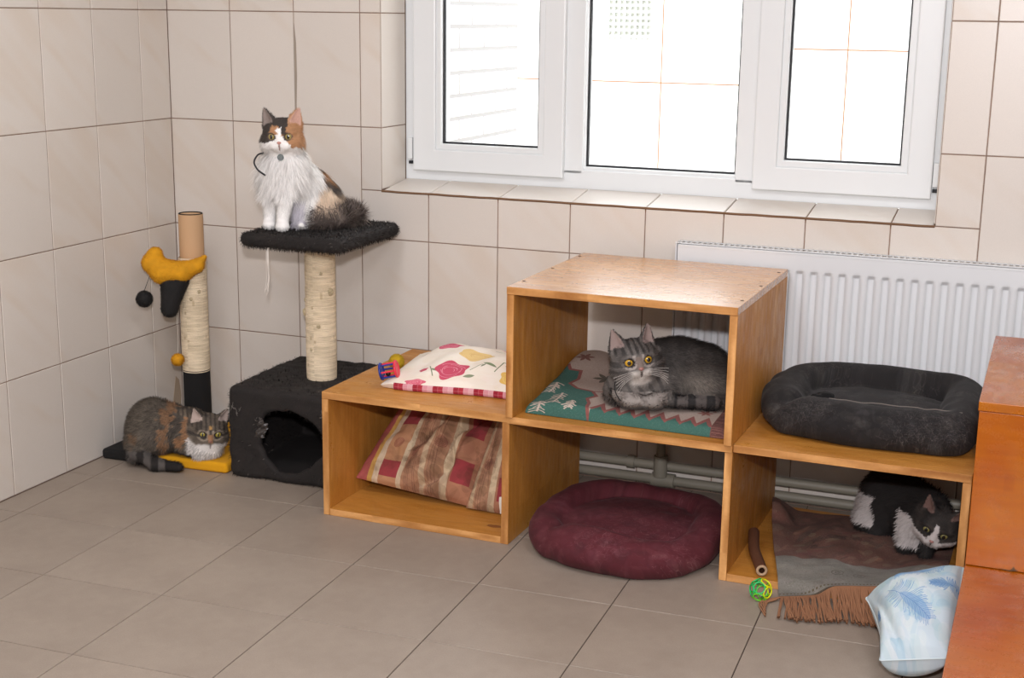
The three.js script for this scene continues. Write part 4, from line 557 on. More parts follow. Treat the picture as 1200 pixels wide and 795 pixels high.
  part('roll_end', new THREE.TorusGeometry(0.0095, 0.0032, 8, 24).rotateY(0.3).translate(1.8513, 0.032, 0.5465), mat({ color: 0xa98d70, roughness: 0.9 }), k, 'pale frayed end');
}
// --- feather pillow on the floor
{
  const tex = canvasTex(1024, 1024, (c, w, h) => {
    c.fillStyle = 'rgb(206,218,222)'; c.fillRect(0, 0, w, h); for (let i = 0; i < 150; i++) { c.fillStyle = `rgba(${['150,190,210', '226,230,226', '172,202,204', '232,230,222', '196,212,204'][i % 5]},${0.10 + 0.26 * h3(i, 1, 51)})`; c.beginPath(); c.ellipse(h3(i, 2, 51) * w, h3(i, 3, 51) * h, 40 + 130 * h3(i, 4, 51), 25 + 70 * h3(i, 5, 51), 3 * h3(i, 6, 51), 0, 6.3); c.fill(); }
    const feather = (x, y, l, wd, a, k) => { c.save(); c.translate(x, y); c.rotate(a); c.fillStyle = `rgba(92,146,206,${0.34 * k})`; c.beginPath(); c.moveTo(l * 0.25, 0); c.bezierCurveTo(l * 0.4, -wd, l * 0.95, -wd * 0.9, l, 0); c.bezierCurveTo(l * 0.95, wd * 0.9, l * 0.4, wd, l * 0.25, 0); c.fill(); for (let i = 0; i < 70; i++) { const u = i / 70, side = i % 2 ? 1 : -1, len = wd * (0.5 + 0.7 * Math.sin(Math.PI * Math.min(1, 0.12 + u * 0.9))) * (u < 0.4 ? 1.25 : 1) * (0.8 + 0.4 * h3(i, 1, 3)); c.strokeStyle = `rgba(58,116,186,${(0.5 + 0.4 * h3(i, 2, 3)) * k})`; c.lineWidth = 5; c.beginPath(); c.moveTo(u * l, 0); c.quadraticCurveTo(u * l + len * 0.3, side * len * 0.6, u * l + len * (u < 0.35 ? 0.1 : 0.75), side * len); c.stroke(); } c.strokeStyle = `rgba(40,96,170,${0.8 * k})`; c.lineWidth = 4; c.beginPath(); c.moveTo(-l * 0.06, 0); c.lineTo(l, 0); c.stroke(); c.restore(); };
    const P = (s, t) => [s * w, (1 - t) * h]; feather(...P(0.30, 0.38), 640, 120, -0.70, 1); feather(...P(0.86, 0.10), 520, 70, 3.36, 0.95); feather(...P(1.04, 0.30), 300, 56, 3.5, 0.85); feather(...P(0.04, 0.5), 150, 26, -1.2, 0.8);
  });
  const A = { BL: [2.094, 0.086, 0.735], BR: [2.268, 0.165, 0.70], FL: [2.15, 0.062, 0.955], FR: [2.27, 0.085, 0.945] }; const q = (s, t) => [0, 1, 2].map((k) => lerp(lerp(A.BL[k], A.BR[k], s), lerp(A.FL[k], A.FR[k], s), t));
  const e = (s, t) => Math.pow(clamp(4 * s * (1 - s)), 0.42) * Math.pow(clamp(4 * t * (1 - t)), 0.42), pin = (s, t) => 0.012 * Math.sin(Math.PI * t) * bump(s, 0, 0.12);
  const top = (s, t) => { const P = q(s, t), b = e(s, t) * (0.058 + 0.006 * fbm(s * 5, t * 5, 2, 3) + 0.004 * Math.sin(s * 9 - t * 12) - 0.014 * bump(s - 0.35 * t, -0.02, 0.06)); return [Math.min(2.272, P[0] - 0.35 * b + pin(s, t)), P[1] + 0.9 * b, P[2] - 0.1 * b]; }, bot = (s, t) => { const P = q(s, t), b = e(s, t) * 0.075; return [Math.min(2.272, P[0] + 0.1 * b + pin(s, t)), Math.max(0.004, P[1] - b), P[2]]; };
  const t = thing('feather_pillow', 'pale blue pillow printed with blue feathers, leaning against the orange cabinet', 'pillow'); part('cover', cushion(60, 60, top, bot), mat({ map: tex, color: 0xe2e6ea, roughness: 0.85, bumpMap: clothRel, bumpScale: 0.0003 }), t);
  const rim = []; for (let i = 0; i < 60; i++) { const u = i / 15, s = u < 1 ? 0 : u < 2 ? u - 1 : u < 3 ? 1 : 4 - u, tt = u < 1 ? u : u < 2 ? 1 : u < 3 ? 3 - u : 0; const P = top(s, tt); rim.push([Math.min(P[0], 2.271), P[1], P[2]]); } part('piping', tube(rim, 0.0016, 180, 6, true), mat({ color: 0xbcc8ca, roughness: 0.85 }), t);
}
// ---------------------------------------------------------------- small toys
{
  const t = thing('lattice_ball', 'small green and yellow plastic lattice ball on the floor', 'toy', [1.867, 0.0242, 0.632]); const cols = ['green', 'yellow', 'lime'].map((k, i) => mat({ color: [0x1fae57, 0xd8dc16, 0x6fcf2a][i], roughness: 0.35 }));
  const ico = new THREE.IcosahedronGeometry(1, 0).attributes.position, seen = new Set(); let k = 0; for (let i = 0; i < ico.count; i++) { const v = new THREE.Vector3().fromBufferAttribute(ico, i), key = v.toArray().map((q) => q.toFixed(2)).join(); if (seen.has(key)) continue; seen.add(key); const g = new THREE.TorusGeometry(0.0116, 0.00165, 8, 28); g.lookAt(v); g.translate(v.x * 0.0196, v.y * 0.0196, v.z * 0.0196); part('ring', g, v.x > 0.3 && v.y > -0.3 ? cols[1] : v.y < -0.3 ? cols[2] : cols[0], t); k++; }
  part('bell', new THREE.SphereGeometry(0.006, 16, 12).translate(0.002, -0.012, 0), mat({ color: 0xbfc3c6, metalness: 0.9, roughness: 0.3 }), t);
}
{
  const yel = (p) => { const k = 0.85 + 0.3 * fbm(p[0] * 90, p[1] * 90, p[2] * 90, 3); return [0.58 * k, 0.37 * k, 0.008 * k]; };
  const t = thing('felt_ball', 'yellow felt ball on the edge of the low shelf', 'toy', [0.842, 0.3305, 0.272]), q = new THREE.IcosahedronGeometry(0.0185, 12); q.deleteAttribute('uv'); const g = paint(mergeVertices(q), yel); part('ball', g, skinMat, t); part('felt_nap', hairs(g, 2200, (p, n) => ({ d: n, l: 0.003, w: 0.001, j: 1.3, g: 0.05, c: yel(p) })), furMat, t).userData.kind = 'stuff';
}
{
  const t = thing('cage_rattle', 'blue and red plastic cage rattle beside the floral cushion', 'toy', [0.893, 0.3475, 0.418], 0.25); t.rotation.z = 0.22; const blue = mat({ color: 0x1a2f8a, roughness: 0.35 }), red = mat({ color: 0xe2304a, roughness: 0.35 });
  const ring = (x, m, n) => part(n, merge([0, 1, 2, 3, 4, 5].map((i) => { const a = i / 6 * 6.283, b = (i + 1) / 6 * 6.283, r = 0.0195; return tube([[x, r * Math.cos(a), r * Math.sin(a)], [x, r * 0.98 * Math.cos((a + b) / 2), r * 0.98 * Math.sin((a + b) / 2)], [x, r * Math.cos(b), r * Math.sin(b)]], 0.0032, 6, 8); }).concat([cyl(0.0185, 0.0185, 0.002, 6).rotateZ(Math.PI / 2).translate(x, 0, 0)])), m, t);
  ring(-0.019, blue, 'blue_end'); ring(0.019, red, 'red_end'); for (let i = 0; i < 6; i++) { const a = (i + 0.5) / 6 * 6.283; part('bar', cyl(0.0022, 0.0022, 0.038, 10).rotateZ(Math.PI / 2).translate(0, 0.0175 * Math.cos(a), 0.0175 * Math.sin(a)), i % 2 ? red : blue, t); }
  part('bell', new THREE.SphereGeometry(0.0065, 16, 12).translate(-0.004, -0.008, 0), mat({ color: 0x3a302a, metalness: 0.8, roughness: 0.4 }), t);
}

// ---------------------------------------------------------------- cats
const mixc = (a, b, t) => [lerp(a[0], b[0], t), lerp(a[1], b[1], t), lerp(a[2], b[2], t)];
function headOf({ at, yaw = 0, pitch = 0, roll = 0, s = 1, earTip = 0.066, earOut = 0.041, earBack = -0.004, wide = 1 }) {
  const R = new THREE.Matrix4().makeRotationFromEuler(new THREE.Euler(pitch, yaw, roll, 'YXZ')), Ri = R.clone().transpose(), e = Ri.elements, r = R.elements;
  const toHead = (p) => { const x = (p[0] - at[0]) / s, y = (p[1] - at[1]) / s, z = (p[2] - at[2]) / s; return [e[0] * x + e[4] * y + e[8] * z, e[1] * x + e[5] * y + e[9] * z, e[2] * x + e[6] * y + e[10] * z]; };
  const toCat = (q) => [at[0] + s * (r[0] * q[0] + r[4] * q[1] + r[8] * q[2]), at[1] + s * (r[1] * q[0] + r[5] * q[1] + r[9] * q[2]), at[2] + s * (r[2] * q[0] + r[6] * q[1] + r[10] * q[2])];
  const dirToCat = (q) => [r[0] * q[0] + r[4] * q[1] + r[8] * q[2], r[1] * q[0] + r[5] * q[1] + r[9] * q[2], r[2] * q[0] + r[6] * q[1] + r[10] * q[2]];
  const ear = (q, sg) => { // in a frame along the ear
    const B = [sg * 0.0275, 0.024, -0.004], T = [sg * earOut, earTip, earBack]; let ax = [T[0] - B[0], T[1] - B[1], T[2] - B[2]]; const L = Math.hypot(...ax); ax = ax.map((v) => v / L); const v = [q[0] - B[0], q[1] - B[1], q[2] - B[2]], t = (v[0] * ax[0] + v[1] * ax[1] + v[2] * ax[2]) / L;
    let zx = [sg * 0.45, 0.1, 0.88]; const dz = zx[0] * ax[0] + zx[1] * ax[1] + zx[2] * ax[2]; zx = zx.map((c, k) => c - dz * ax[k]); const zl = Math.hypot(...zx); zx = zx.map((c) => c / zl); const xx = [ax[1] * zx[2] - ax[2] * zx[1], ax[2] * zx[0] - ax[0] * zx[2], ax[0] * zx[1] - ax[1] * zx[0]];
    const a = v[0] * xx[0] + v[1] * xx[1] + v[2] * xx[2], b = v[0] * zx[0] + v[1] * zx[1] + v[2] * zx[2], tt = clamp(t), w = lerp(0.0225, 0.003, Math.pow(tt, 1.25)), th = lerp(0.0105, 0.0028, tt);
    const d = (Math.sqrt((a / w) ** 2 + (b / th) ** 2) - 1) * th; const cup = (Math.sqrt((a / (w * 0.72)) ** 2 + ((b - th * 1.25) / (th * 1.2)) ** 2) - 1) * th; return { d: Math.max(smaxf(d, -cup, 0.002), -(t + 0.25) * L, (t - 1) * L), t, b, cup };
  };
  const sdf = (p) => {
    const q = toHead(p); const m = Math.hypot(q[0], q[1] - 0.01, q[2]); if (m > 0.13) return (m - 0.085) * s;
    const X = Math.abs(q[0]), a = [X, q[1], q[2]];
    let d = sdEll(a, [0, 0.002, -0.002], [0.043 * wide, 0.038, 0.043]); d = sminf(d, sdEll(a, [0.021 * wide, -0.014, 0.010], [0.026, 0.021, 0.027]), 0.014); d = sminf(d, sdEll(a, [0.0095, -0.0185, 0.0375], [0.0135, 0.0115, 0.0145]), 0.009); d = sminf(d, sdEll(a, [0, -0.0285, 0.031], [0.011, 0.009, 0.012]), 0.008); d = sminf(d, sdCaps(a, [0, 0.012, 0.034], [0, -0.009, 0.0475], 0.0105, 0.0068), 0.010); d = sminf(d, sdCaps(a, [0.010, 0.0135, 0.0375], [0.029, 0.010, 0.0285], 0.0062, 0.0055), 0.006);
    d = smaxf(d, -sdEll(a, [0.0188, 0.0022, 0.0425], [0.0082, 0.0066, 0.008]), 0.004);
    const E = ear(q, q[0] < 0 ? -1 : 1); d = sminf(d, E.d, 0.006); return d * s;
  };
  return { sdf, toHead, toCat, dirToCat, ear, s, eye: 0.0188 };
}
function headColors(q, H) { // shared features: inside of ears, eye rims, nose, mouth
  const X = Math.abs(q[0]), E = q[1] > 0.02 ? H.ear(q, q[0] < 0 ? -1 : 1) : null; if (E && E.t > 0.12 && E.b > -0.001 && E.cup < 0.0012) return { ear: 1 };
  const ed = Math.hypot((X - 0.0188) / 1.12, q[1] - 0.0022); if (q[2] > 0.022 && ed < 0.0096) return { rim: 1 }; if (q[2] > 0.04 && X < 0.0018 && q[1] < -0.0155 && q[1] > -0.028) return { mouth: 1 }; return null;
}
function makeCat({ name, label, at, turn, parts, head, col, style, count, lo, hi, cell = 0.0034, eye = [0.62, 0.36, 0.03], pupil = [0.30, 0.62], nose = [0.32, 0.13, 0.11], whiskers = true, eyeK = 0.86 }) {
  const t = thing(name, label, 'cat', at, turn), H = headOf(head);
  const f = (p) => { let d = 9; for (const q of parts) { const e = q.r ? sdEll(p, q.c, q.r) : sdCaps(p, q.a, q.b, q.ra, q.rb); d = sminf(d, e, q.k ?? 0.018); } return sminf(d, H.sdf(p), 0.016); };
  const C = (p, n) => { const q = H.toHead(p), m = Math.hypot(q[0], q[1] - 0.010, (q[2] - 0.008) * 0.8); return col(p, q, m < 0.064 || q[1] > 0.03 && m < 0.09 ? (q[1] > 0.03 ? 1 : smooth(0.064, 0.055, m)) : 0, n, H); };
  const g = paint(sdfMesh(lo, hi, cell, f), C), body = part('body', g, skinMat, t);
  part('fur', hairs(g, count, (p, n) => { const q = H.toHead(p), m = Math.hypot(q[0], q[1] - 0.010, (q[2] - 0.008) * 0.8); if (m < 0.075) { const X = Math.abs(q[0]); if (q[2] > 0.022 && Math.hypot((X - 0.0188) / 1.1, (q[1] - 0.0022) * 1.12) < 0.0098 * eyeK) return null; if (q[2] > 0.045 && X < 0.006 && Math.abs(q[1] + 0.0105) < 0.006) return null; } const S = style(p, q, n, H, m); if (!S) return null; S.c = S.c ?? C(p, n); return S; }), furMat, body).userData.kind = 'stuff';
  const eyeM = phys({ vertexColors: true, roughness: 0.12, clearcoat: 1, clearcoatRoughness: 0.03 });
  for (const sg of [-1, 1]) {
    const r = 0.0098 * H.s * (0.5 + 0.5 * eyeK), q = new THREE.SphereGeometry(r, 48, 40); q.deleteAttribute('uv'); const eg = paint(q, (p) => { const x = p[0] / r - sg * 0.12, y = p[1] / r, z = p[2] / r; if (z < 0.1) return [0.02, 0.016, 0.013]; const rr = Math.hypot(x, y); if ((x / pupil[0]) ** 2 + (y / pupil[1]) ** 2 < 1) return [0.004, 0.004, 0.004]; if (rr > 0.84) return [0.02, 0.016, 0.013]; const k = 0.75 + 0.5 * (rr > 0.5 ? 0.6 : 1) * Math.abs(noise3(Math.atan2(y, x) * 9, rr * 3, 2)); return [eye[0] * k, eye[1] * k, eye[2] * k]; });
    const m = part('eye', eg, eyeM, t); m.position.set(...H.toCat([sg * 0.0188, 0.0022, 0.0318])); m.rotation.set(head.pitch ?? 0, head.yaw ?? 0, head.roll ?? 0, 'YXZ');
  }
  const ns = new THREE.SphereGeometry(0.0052 * H.s, 16, 12), np = ns.attributes.position; for (let i = 0; i < np.count; i++) { const y = np.getY(i) / (0.0052 * H.s); np.setX(i, np.getX(i) * (y > 0 ? 1.05 : 1.05 + y * 0.75)); np.setY(i, np.getY(i) * 0.8); np.setZ(i, np.getZ(i) * 0.7); } ns.computeVertexNormals();
  const nm = part('nose', ns, mat({ color: new THREE.Color(...nose), roughness: 0.4 }), t); nm.position.set(...H.toCat([0, -0.0105, 0.0525])); nm.rotation.set(head.pitch ?? 0, head.yaw ?? 0, head.roll ?? 0, 'YXZ');
  if (whiskers) { const ws = []; for (const sg of [-1, 1]) for (let i = 0; i < 6; i++) { const y = -0.014 - i * 0.0018, a = H.toCat([sg * 0.012, y, 0.047]), b = H.toCat([sg * (0.034 + 0.001 * i), y - 0.001 - 0.0022 * i, 0.052]), c = H.toCat([sg * (0.056 - 0.001 * i), y - 0.006 - 0.0045 * i, 0.046]); ws.push(tube([a, b, c], 0.00026, 10, 4)); } part('whiskers', merge(ws), mat({ color: 0xe8e2da, roughness: 0.5 }), t); }
  return { t, H, C };
}
const c3 = (p, k) => noise3(p[0] * k, p[1] * k, p[2] * k);

// --- long-haired calico on the platform
{
  const white = [0.92, 0.895, 0.86], blackb = [0.055, 0.043, 0.036], orangeb = [0.48, 0.25, 0.12], cream = [0.62, 0.44, 0.28], pink = [0.56, 0.36, 0.30];
  const head = { at: [-0.0245, 0.240, 0.022], yaw: -0.16, pitch: 0.06, roll: 0.02, s: 1.06, earTip: 0.064, earOut: 0.042 };
  const col = (p, q, hm, n, H) => {
    const w1 = 0.5 * c3(p, 22) + 0.35 * c3(p, 60);
    let body = white; const back = p[0] * 0.75 - p[2] * 0.75 + 0.012 * w1 * 2;                            // towards the rear right
    const dark = smooth(0.072, 0.086, back) * smooth(0.075, 0.10, p[1] + 0.01 * w1), hip = smooth(0.05, 0.066, p[0] + 0.010 * w1) * smooth(0.125, 0.10, p[1] + 0.01 * w1) * smooth(0.0, 0.02, p[1]);
    body = mixc(body, cream, hip * 0.85); body = mixc(body, mixc(blackb, orangeb, smooth(0.1, 0.5, w1)), dark);
    if (p[1] < 0.052 && (p[0] > 0.05 || p[2] < -0.06 && p[0] > 0.1)) { const k = 0.5 + 0.5 * c3(p, 40); body = mixc([0.13, 0.10, 0.085], [0.30, 0.24, 0.2], smooth(0.4, 0.9, k)); }   // tail
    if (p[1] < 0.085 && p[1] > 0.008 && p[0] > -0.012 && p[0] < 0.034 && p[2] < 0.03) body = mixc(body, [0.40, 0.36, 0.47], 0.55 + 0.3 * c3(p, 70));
    if (hm <= 0) return body; const f = headColors(q, H); let c = white;
    if (f?.ear) return q[0] < 0 ? [0.30, 0.24, 0.21] : [0.62, 0.38, 0.30]; if (f?.rim) return [0.10, 0.07, 0.055]; if (f?.mouth) return [0.35, 0.22, 0.19];
    const wv = 0.004 * c3(q, 120) + 0.003 * c3(q, 50), x = q[0] + wv, y = q[1] + wv * 1.2; const low = lerp(0.004, q[0] > 0 ? -0.022 : -0.012, smooth(0.008, 0.03, Math.abs(q[0])));
    if (y > low && !(Math.abs(x + 0.001) < 0.0045 + 0.10 * Math.max(0, 0.006 - y) && y < 0.022)) {
      if (x < 0) c = (x > -0.021 && y > 0.004 && y < 0.026 && q[2] > 0.015) ? orangeb : blackb; else c = (x < 0.016 && y > 0.008) ? blackb : (y < 0.012 && x < 0.03 && y > 0.0 && c3(q, 90) > 0.1) ? [0.2, 0.12, 0.075] : orangeb;
      if (q[0] > 0 && y > 0.03 && x > 0.016) c = mixc(orangeb, [0.6, 0.36, 0.22], 0.5);
    }
    return mixc(body, c, hm);
  };
  const style = (p, q, n, H, m) => {
    if (m < 0.06 || q[1] > 0.026 && m < 0.1) { const E = q[1] > 0.022 ? H.ear(q, q[0] < 0 ? -1 : 1) : null; const away = H.dirToCat([q[0] * 14, (q[1] + 0.008) * 12, -0.25]); const cheek = smooth(0.024, 0.04, Math.abs(q[0])) * smooth(0.012, -0.02, q[1]); if (E && E.t > 0.3 && E.d < 0.006) return { d: [n[0] * 0.4, 0.8, n[2] * 0.2], l: 0.005, w: 0.0011, j: 0.3, g: 0 }; return { d: [n[0] * 0.35 + away[0], n[1] * 0.35 + away[1] - 0.5 * cheek, n[2] * 0.35 + away[2]], l: (q[2] > 0.018 && Math.abs(q[0]) < 0.026 && q[1] < -0.004 ? 0.0028 : 0.0045) + 0.010 * cheek * smooth(0.03, 0.01, q[2]), w: 0.0012, j: 0.4, g: 0.1 + 0.3 * cheek }; }
    if (p[1] < 0.05 && p[0] > 0.045 && (p[2] > -0.02 || p[0] > 0.12)) return { d: [n[0] * 0.55 - 0.35, n[1] * 0.6 + 0.25, n[2] * 0.6 + 0.1], l: 0.03, w: 0.0014, j: 0.8, g: 0.12 };
    const leg = smooth(0.105, 0.06, p[1]) * (p[0] < 0.0 && p[2] > -0.02 ? 1 : 0); if (leg > 0.5) return { d: [n[0] * 0.35, -0.8, n[2] * 0.35], l: lerp(0.014, 0.005, smooth(0.09, 0.02, p[1])), w: 0.0013, j: 0.3, g: 0.05 };
    if (p[1] < 0.02) return { d: [n[0] * 0.5, -0.2, n[2] * 0.5], l: 0.006, w: 0.0012, j: 0.4, g: 0 };
    const ruff = smooth(0.09, 0.15, p[1]) * smooth(-0.03, 0.02, p[2]); return { d: [n[0] * 0.62 + 0.42 * noise3(p[0] * 55, p[1] * 22, p[2] * 55), -0.62 + 0.2 * n[1], n[2] * 0.55 + 0.3 * noise3(p[0] * 50 + 9, p[1] * 20, p[2] * 50)], l: lerp(0.026, 0.038, ruff) * (0.75 + 0.5 * rnd()), w: 0.0015, j: 0.3, g: 0.16, v: 0.24 };
  };
  const { t, H } = makeCat({
    name: 'calico_cat', label: 'long-haired white calico cat sitting on the cat tree platform', at: [0.542, 0.651, 0.255], turn: 0.529, head, col, style, count: 52000, lo: [-0.13, -0.006, -0.19], hi: [0.2, 0.325, 0.1], pupil: [0.34, 0.6], eye: [0.40, 0.31, 0.10], nose: [0.5, 0.24, 0.19], whiskers: false,
    parts: [{ c: [0.05, 0.062, -0.07], r: [0.072, 0.06, 0.075] }, { c: [0.078, 0.048, -0.035], r: [0.046, 0.046, 0.055] }, { c: [0.02, 0.048, -0.05], r: [0.05, 0.046, 0.06] }, { a: [0.045, 0.085, -0.068], b: [-0.016, 0.158, -0.022], ra: 0.062, rb: 0.05 }, { c: [-0.026, 0.150, 0.0], r: [0.05, 0.055, 0.038] }, { a: [-0.018, 0.17, -0.01], b: [-0.022, 0.222, 0.006], ra: 0.046, rb: 0.038 },
      { a: [-0.052, 0.13, -0.006], b: [-0.062, 0.028, -0.004], ra: 0.024, rb: 0.0155 }, { c: [-0.063, 0.0125, 0.006], r: [0.0175, 0.0125, 0.022], k: 0.01 }, { a: [-0.014, 0.13, 0.008], b: [-0.029, 0.028, 0.034], ra: 0.024, rb: 0.0155 }, { c: [-0.030, 0.0125, 0.045], r: [0.0175, 0.0125, 0.022], k: 0.01 }, { c: [0.018, 0.012, 0.006], r: [0.016, 0.012, 0.028], k: 0.008 },
      { a: [0.125, 0.03, -0.09], b: [0.158, 0.024, -0.05], ra: 0.02, rb: 0.018 }, { a: [0.158, 0.024, -0.05], b: [0.12, 0.021, -0.005], ra: 0.018, rb: 0.019 }, { a: [0.12, 0.021, -0.005], b: [0.06, 0.017, 0.022], ra: 0.019, rb: 0.012 }],
  });
  const blk = mat({ color: 0x14131a, roughness: 0.5 });
  part('collar_strap', tube([[-0.074, 0.196, 0.02], [-0.088, 0.192, 0.045], [-0.096, 0.176, 0.05], [-0.088, 0.158, 0.055], [-0.069, 0.143, 0.055]], 0.0022, 30, 8), blk, t, 'loose black collar strap');
  const tag = part('collar_tag', new THREE.CylinderGeometry(0.0085, 0.0085, 0.003, 28).rotateX(Math.PI / 2), mat({ color: 0x585a58, metalness: 0.7, roughness: 0.35 }), t, 'round metal collar tag'); tag.position.set(-0.030, 0.191, 0.0845); tag.rotation.x = -0.15; part('tag_ring', new THREE.TorusGeometry(0.0062, 0.0012, 8, 24).translate(0, 0, 0.0018), mat({ color: 0x18201c, roughness: 0.6 }), tag); part('tag_mark', new THREE.TorusGeometry(0.0028, 0.0011, 8, 16).translate(0, 0, 0.0018), mat({ color: 0x202824, roughness: 0.6 }), tag);
}
// --- grey tabby in the upper box
{
  const dk = [0.024, 0.021, 0.019], md = [0.10, 0.086, 0.078], lt = [0.33, 0.29, 0.26], wt = [0.60, 0.55, 0.50];
  const head = { at: [-0.036, 0.101, 0.040], yaw: 0.24, pitch: -0.06, roll: 0.16, s: 1.12, earTip: 0.066, earOut: 0.037, wide: 1.02 };
  const col = (p, q, hm, n, H) => {
    const w = c3(p, 30), st = 0.5 + 0.5 * Math.sin(p[0] * 190 + 3 * c3(p, 18) + p[1] * 40), fl = bump(p[0], 0.115, 0.05) * bump(p[1], 0.05, 0.035); let c = mixc(dk, md, clamp(0.25 + 0.35 * st * 0.6 + 0.3 * w));
    c = mixc(c, [0.21, 0.18, 0.15], 0.75 * fl); if (p[0] > 0.055 && p[1] < 0.03 && p[2] > 0.03) c = Math.sin(p[0] * 150) > 0.1 ? [0.02, 0.017, 0.016] : [0.09, 0.075, 0.068];
    if (p[0] < 0.05 && p[2] > 0.03 && p[1] < 0.085) c = mixc(mixc([0.07, 0.06, 0.054], [0.2, 0.175, 0.155], 0.5 + 0.5 * w), dk, 0.6 * smooth(0.2, 0.6, Math.sin(p[0] * 260 + p[1] * 160))); if (p[1] < 0.036 && p[2] > 0.068 && p[0] < 0.04) c = mixc([0.36, 0.32, 0.29], [0.2, 0.17, 0.15], 0.5 + 0.5 * c3(p, 90));
    if (hm <= 0) return c; const f = headColors(q, H); if (f?.ear) return [0.36, 0.27, 0.245]; if (f?.rim) return [0.025, 0.02, 0.018]; if (f?.mouth) return [0.06, 0.045, 0.04];
    const X = Math.abs(q[0]); let h = mixc([0.085, 0.074, 0.068], [0.17, 0.15, 0.135], 0.5 + 0.5 * c3(q, 70));
    if (q[1] > 0.012) h = mixc(h, dk, 0.8 * smooth(-0.3, 0.6, Math.sin(Math.abs(q[0]) * 520 * (1 + 6 * (q[1] - 0.02)) + 1.57 + 1.2 * c3(q, 60))) * smooth(0.012, 0.02, q[1])); if (q[1] > 0.004 && q[1] < 0.016 && X > 0.006 && X < 0.011 && q[2] > 0.03) h = lt; const ed = Math.hypot((X - 0.0188) / 1.12, q[1] - 0.0022); if (ed < 0.0135 && q[2] > 0.02 && q[1] < 0.003) h = lt; if (X > 0.026 && q[1] < 0.004 && q[1] > -0.006) h = mixc(h, dk, 0.7); if (X > 0.024 && q[1] < -0.012 && q[1] > -0.018) h = mixc(h, dk, 0.55);
    if (X < 0.0065 && q[1] < 0.012 && q[1] > -0.012 && q[2] > 0.03) h = [0.19, 0.145, 0.12]; if (q[1] < -0.012 && q[2] > 0.024) h = mixc(h, wt, smooth(-0.008, -0.020, q[1] + 0.003 * c3(q, 120)) * 0.8 * smooth(0.026, 0.012, X + 0.003 * c3(q, 90)));
    return mixc(c, h, hm);
  };
  const style = (p, q, n, H, m) => {
    if (m < 0.06 || q[1] > 0.026 && m < 0.1) { const E = q[1] > 0.022 ? H.ear(q, q[0] < 0 ? -1 : 1) : null; if (E && E.t > 0.25 && E.d < 0.006) return { d: [n[0] * 0.3, 0.8, n[2] * 0.2], l: 0.0035, w: 0.001, j: 0.3, g: 0 }; const away = H.dirToCat([q[0] * 14, (q[1] + 0.008) * 12, -0.25]), cheek = smooth(0.026, 0.04, Math.abs(q[0])) * smooth(0.01, -0.02, q[1]); return { d: [n[0] * 0.3 + away[0], n[1] * 0.3 + away[1] - 0.3 * cheek, n[2] * 0.3 + away[2]], l: (q[2] > 0.02 && Math.abs(q[0]) < 0.026 && q[1] < -0.004 ? 0.0024 : 0.004) + 0.005 * cheek * smooth(0.035, 0.01, q[2]), v: 0.4, w: 0.0011, j: 0.4, g: 0.1 }; }
    if (p[1] < 0.04 && p[2] > 0.06) return { d: [n[0] * 0.4, n[1] * 0.3, n[2] * 0.4 + 0.3], l: 0.005, w: 0.0011, j: 0.4, g: 0.05 };
    const chest = p[0] < 0.03 && p[2] > 0.02; if (m < 0.1 && chest) return { d: [n[0] * 0.4, -0.7, n[2] * 0.3], l: 0.006, w: 0.0011, j: 0.35, g: 0.05, v: 0.4 }; return { d: [n[0] * 0.5 + (chest ? 0 : 0.55), n[1] * 0.5 - 0.3, n[2] * 0.5], l: chest ? 0.014 : 0.011, w: 0.0011, j: 0.35, g: 0.12, v: 0.55 };
  };
  const { t } = makeCat({
    name: 'grey_tabby_cat', label: 'grey tabby cat with amber eyes lying on the blanket in the upper box', at: [1.547, 0.3475, 0.405], turn: 0.27, head, col, style, count: 42000, lo: [-0.125, -0.008, -0.13], hi: [0.215, 0.19, 0.125], pupil: [0.40, 0.52], eye: [0.62, 0.34, 0.02], nose: [0.30, 0.13, 0.11],
    parts: [{ a: [0.01, 0.068, -0.03], b: [0.12, 0.060, -0.045], ra: 0.062, rb: 0.062, k: 0.03 }, { c: [0.06, 0.07, -0.04], r: [0.075, 0.066, 0.06] }, { c: [-0.035, 0.048, 0.03], r: [0.055, 0.047, 0.052] }, { c: [0.115, 0.048, 0.005], r: [0.064, 0.05, 0.055] }, { a: [-0.02, 0.075, 0.01], b: [-0.034, 0.09, 0.03], ra: 0.048, rb: 0.042 },
      { a: [-0.078, 0.03, 0.035], b: [-0.048, 0.018, 0.08], ra: 0.026, rb: 0.018 }, { c: [-0.032, 0.0165, 0.085], r: [0.026, 0.0155, 0.019], k: 0.008 }, { a: [0.04, 0.03, 0.03], b: [0.016, 0.018, 0.08], ra: 0.026, rb: 0.018 }, { c: [0.006, 0.0165, 0.088], r: [0.022, 0.0155, 0.018], k: 0.006 },
      { a: [0.175, 0.02, 0.01], b: [0.14, 0.013, 0.056], ra: 0.017, rb: 0.0155 }, { a: [0.14, 0.013, 0.056], b: [0.055, 0.0125, 0.066], ra: 0.0155, rb: 0.012 }],
  });
  part('collar_cord', tube([[-0.075, 0.062, 0.068], [-0.078, 0.048, 0.084], [-0.072, 0.03, 0.094], [-0.062, 0.018, 0.098]], 0.0011, 20, 6), mat({ color: 0x0c0b0b, roughness: 0.6 }), t, 'thin black collar cord');
}
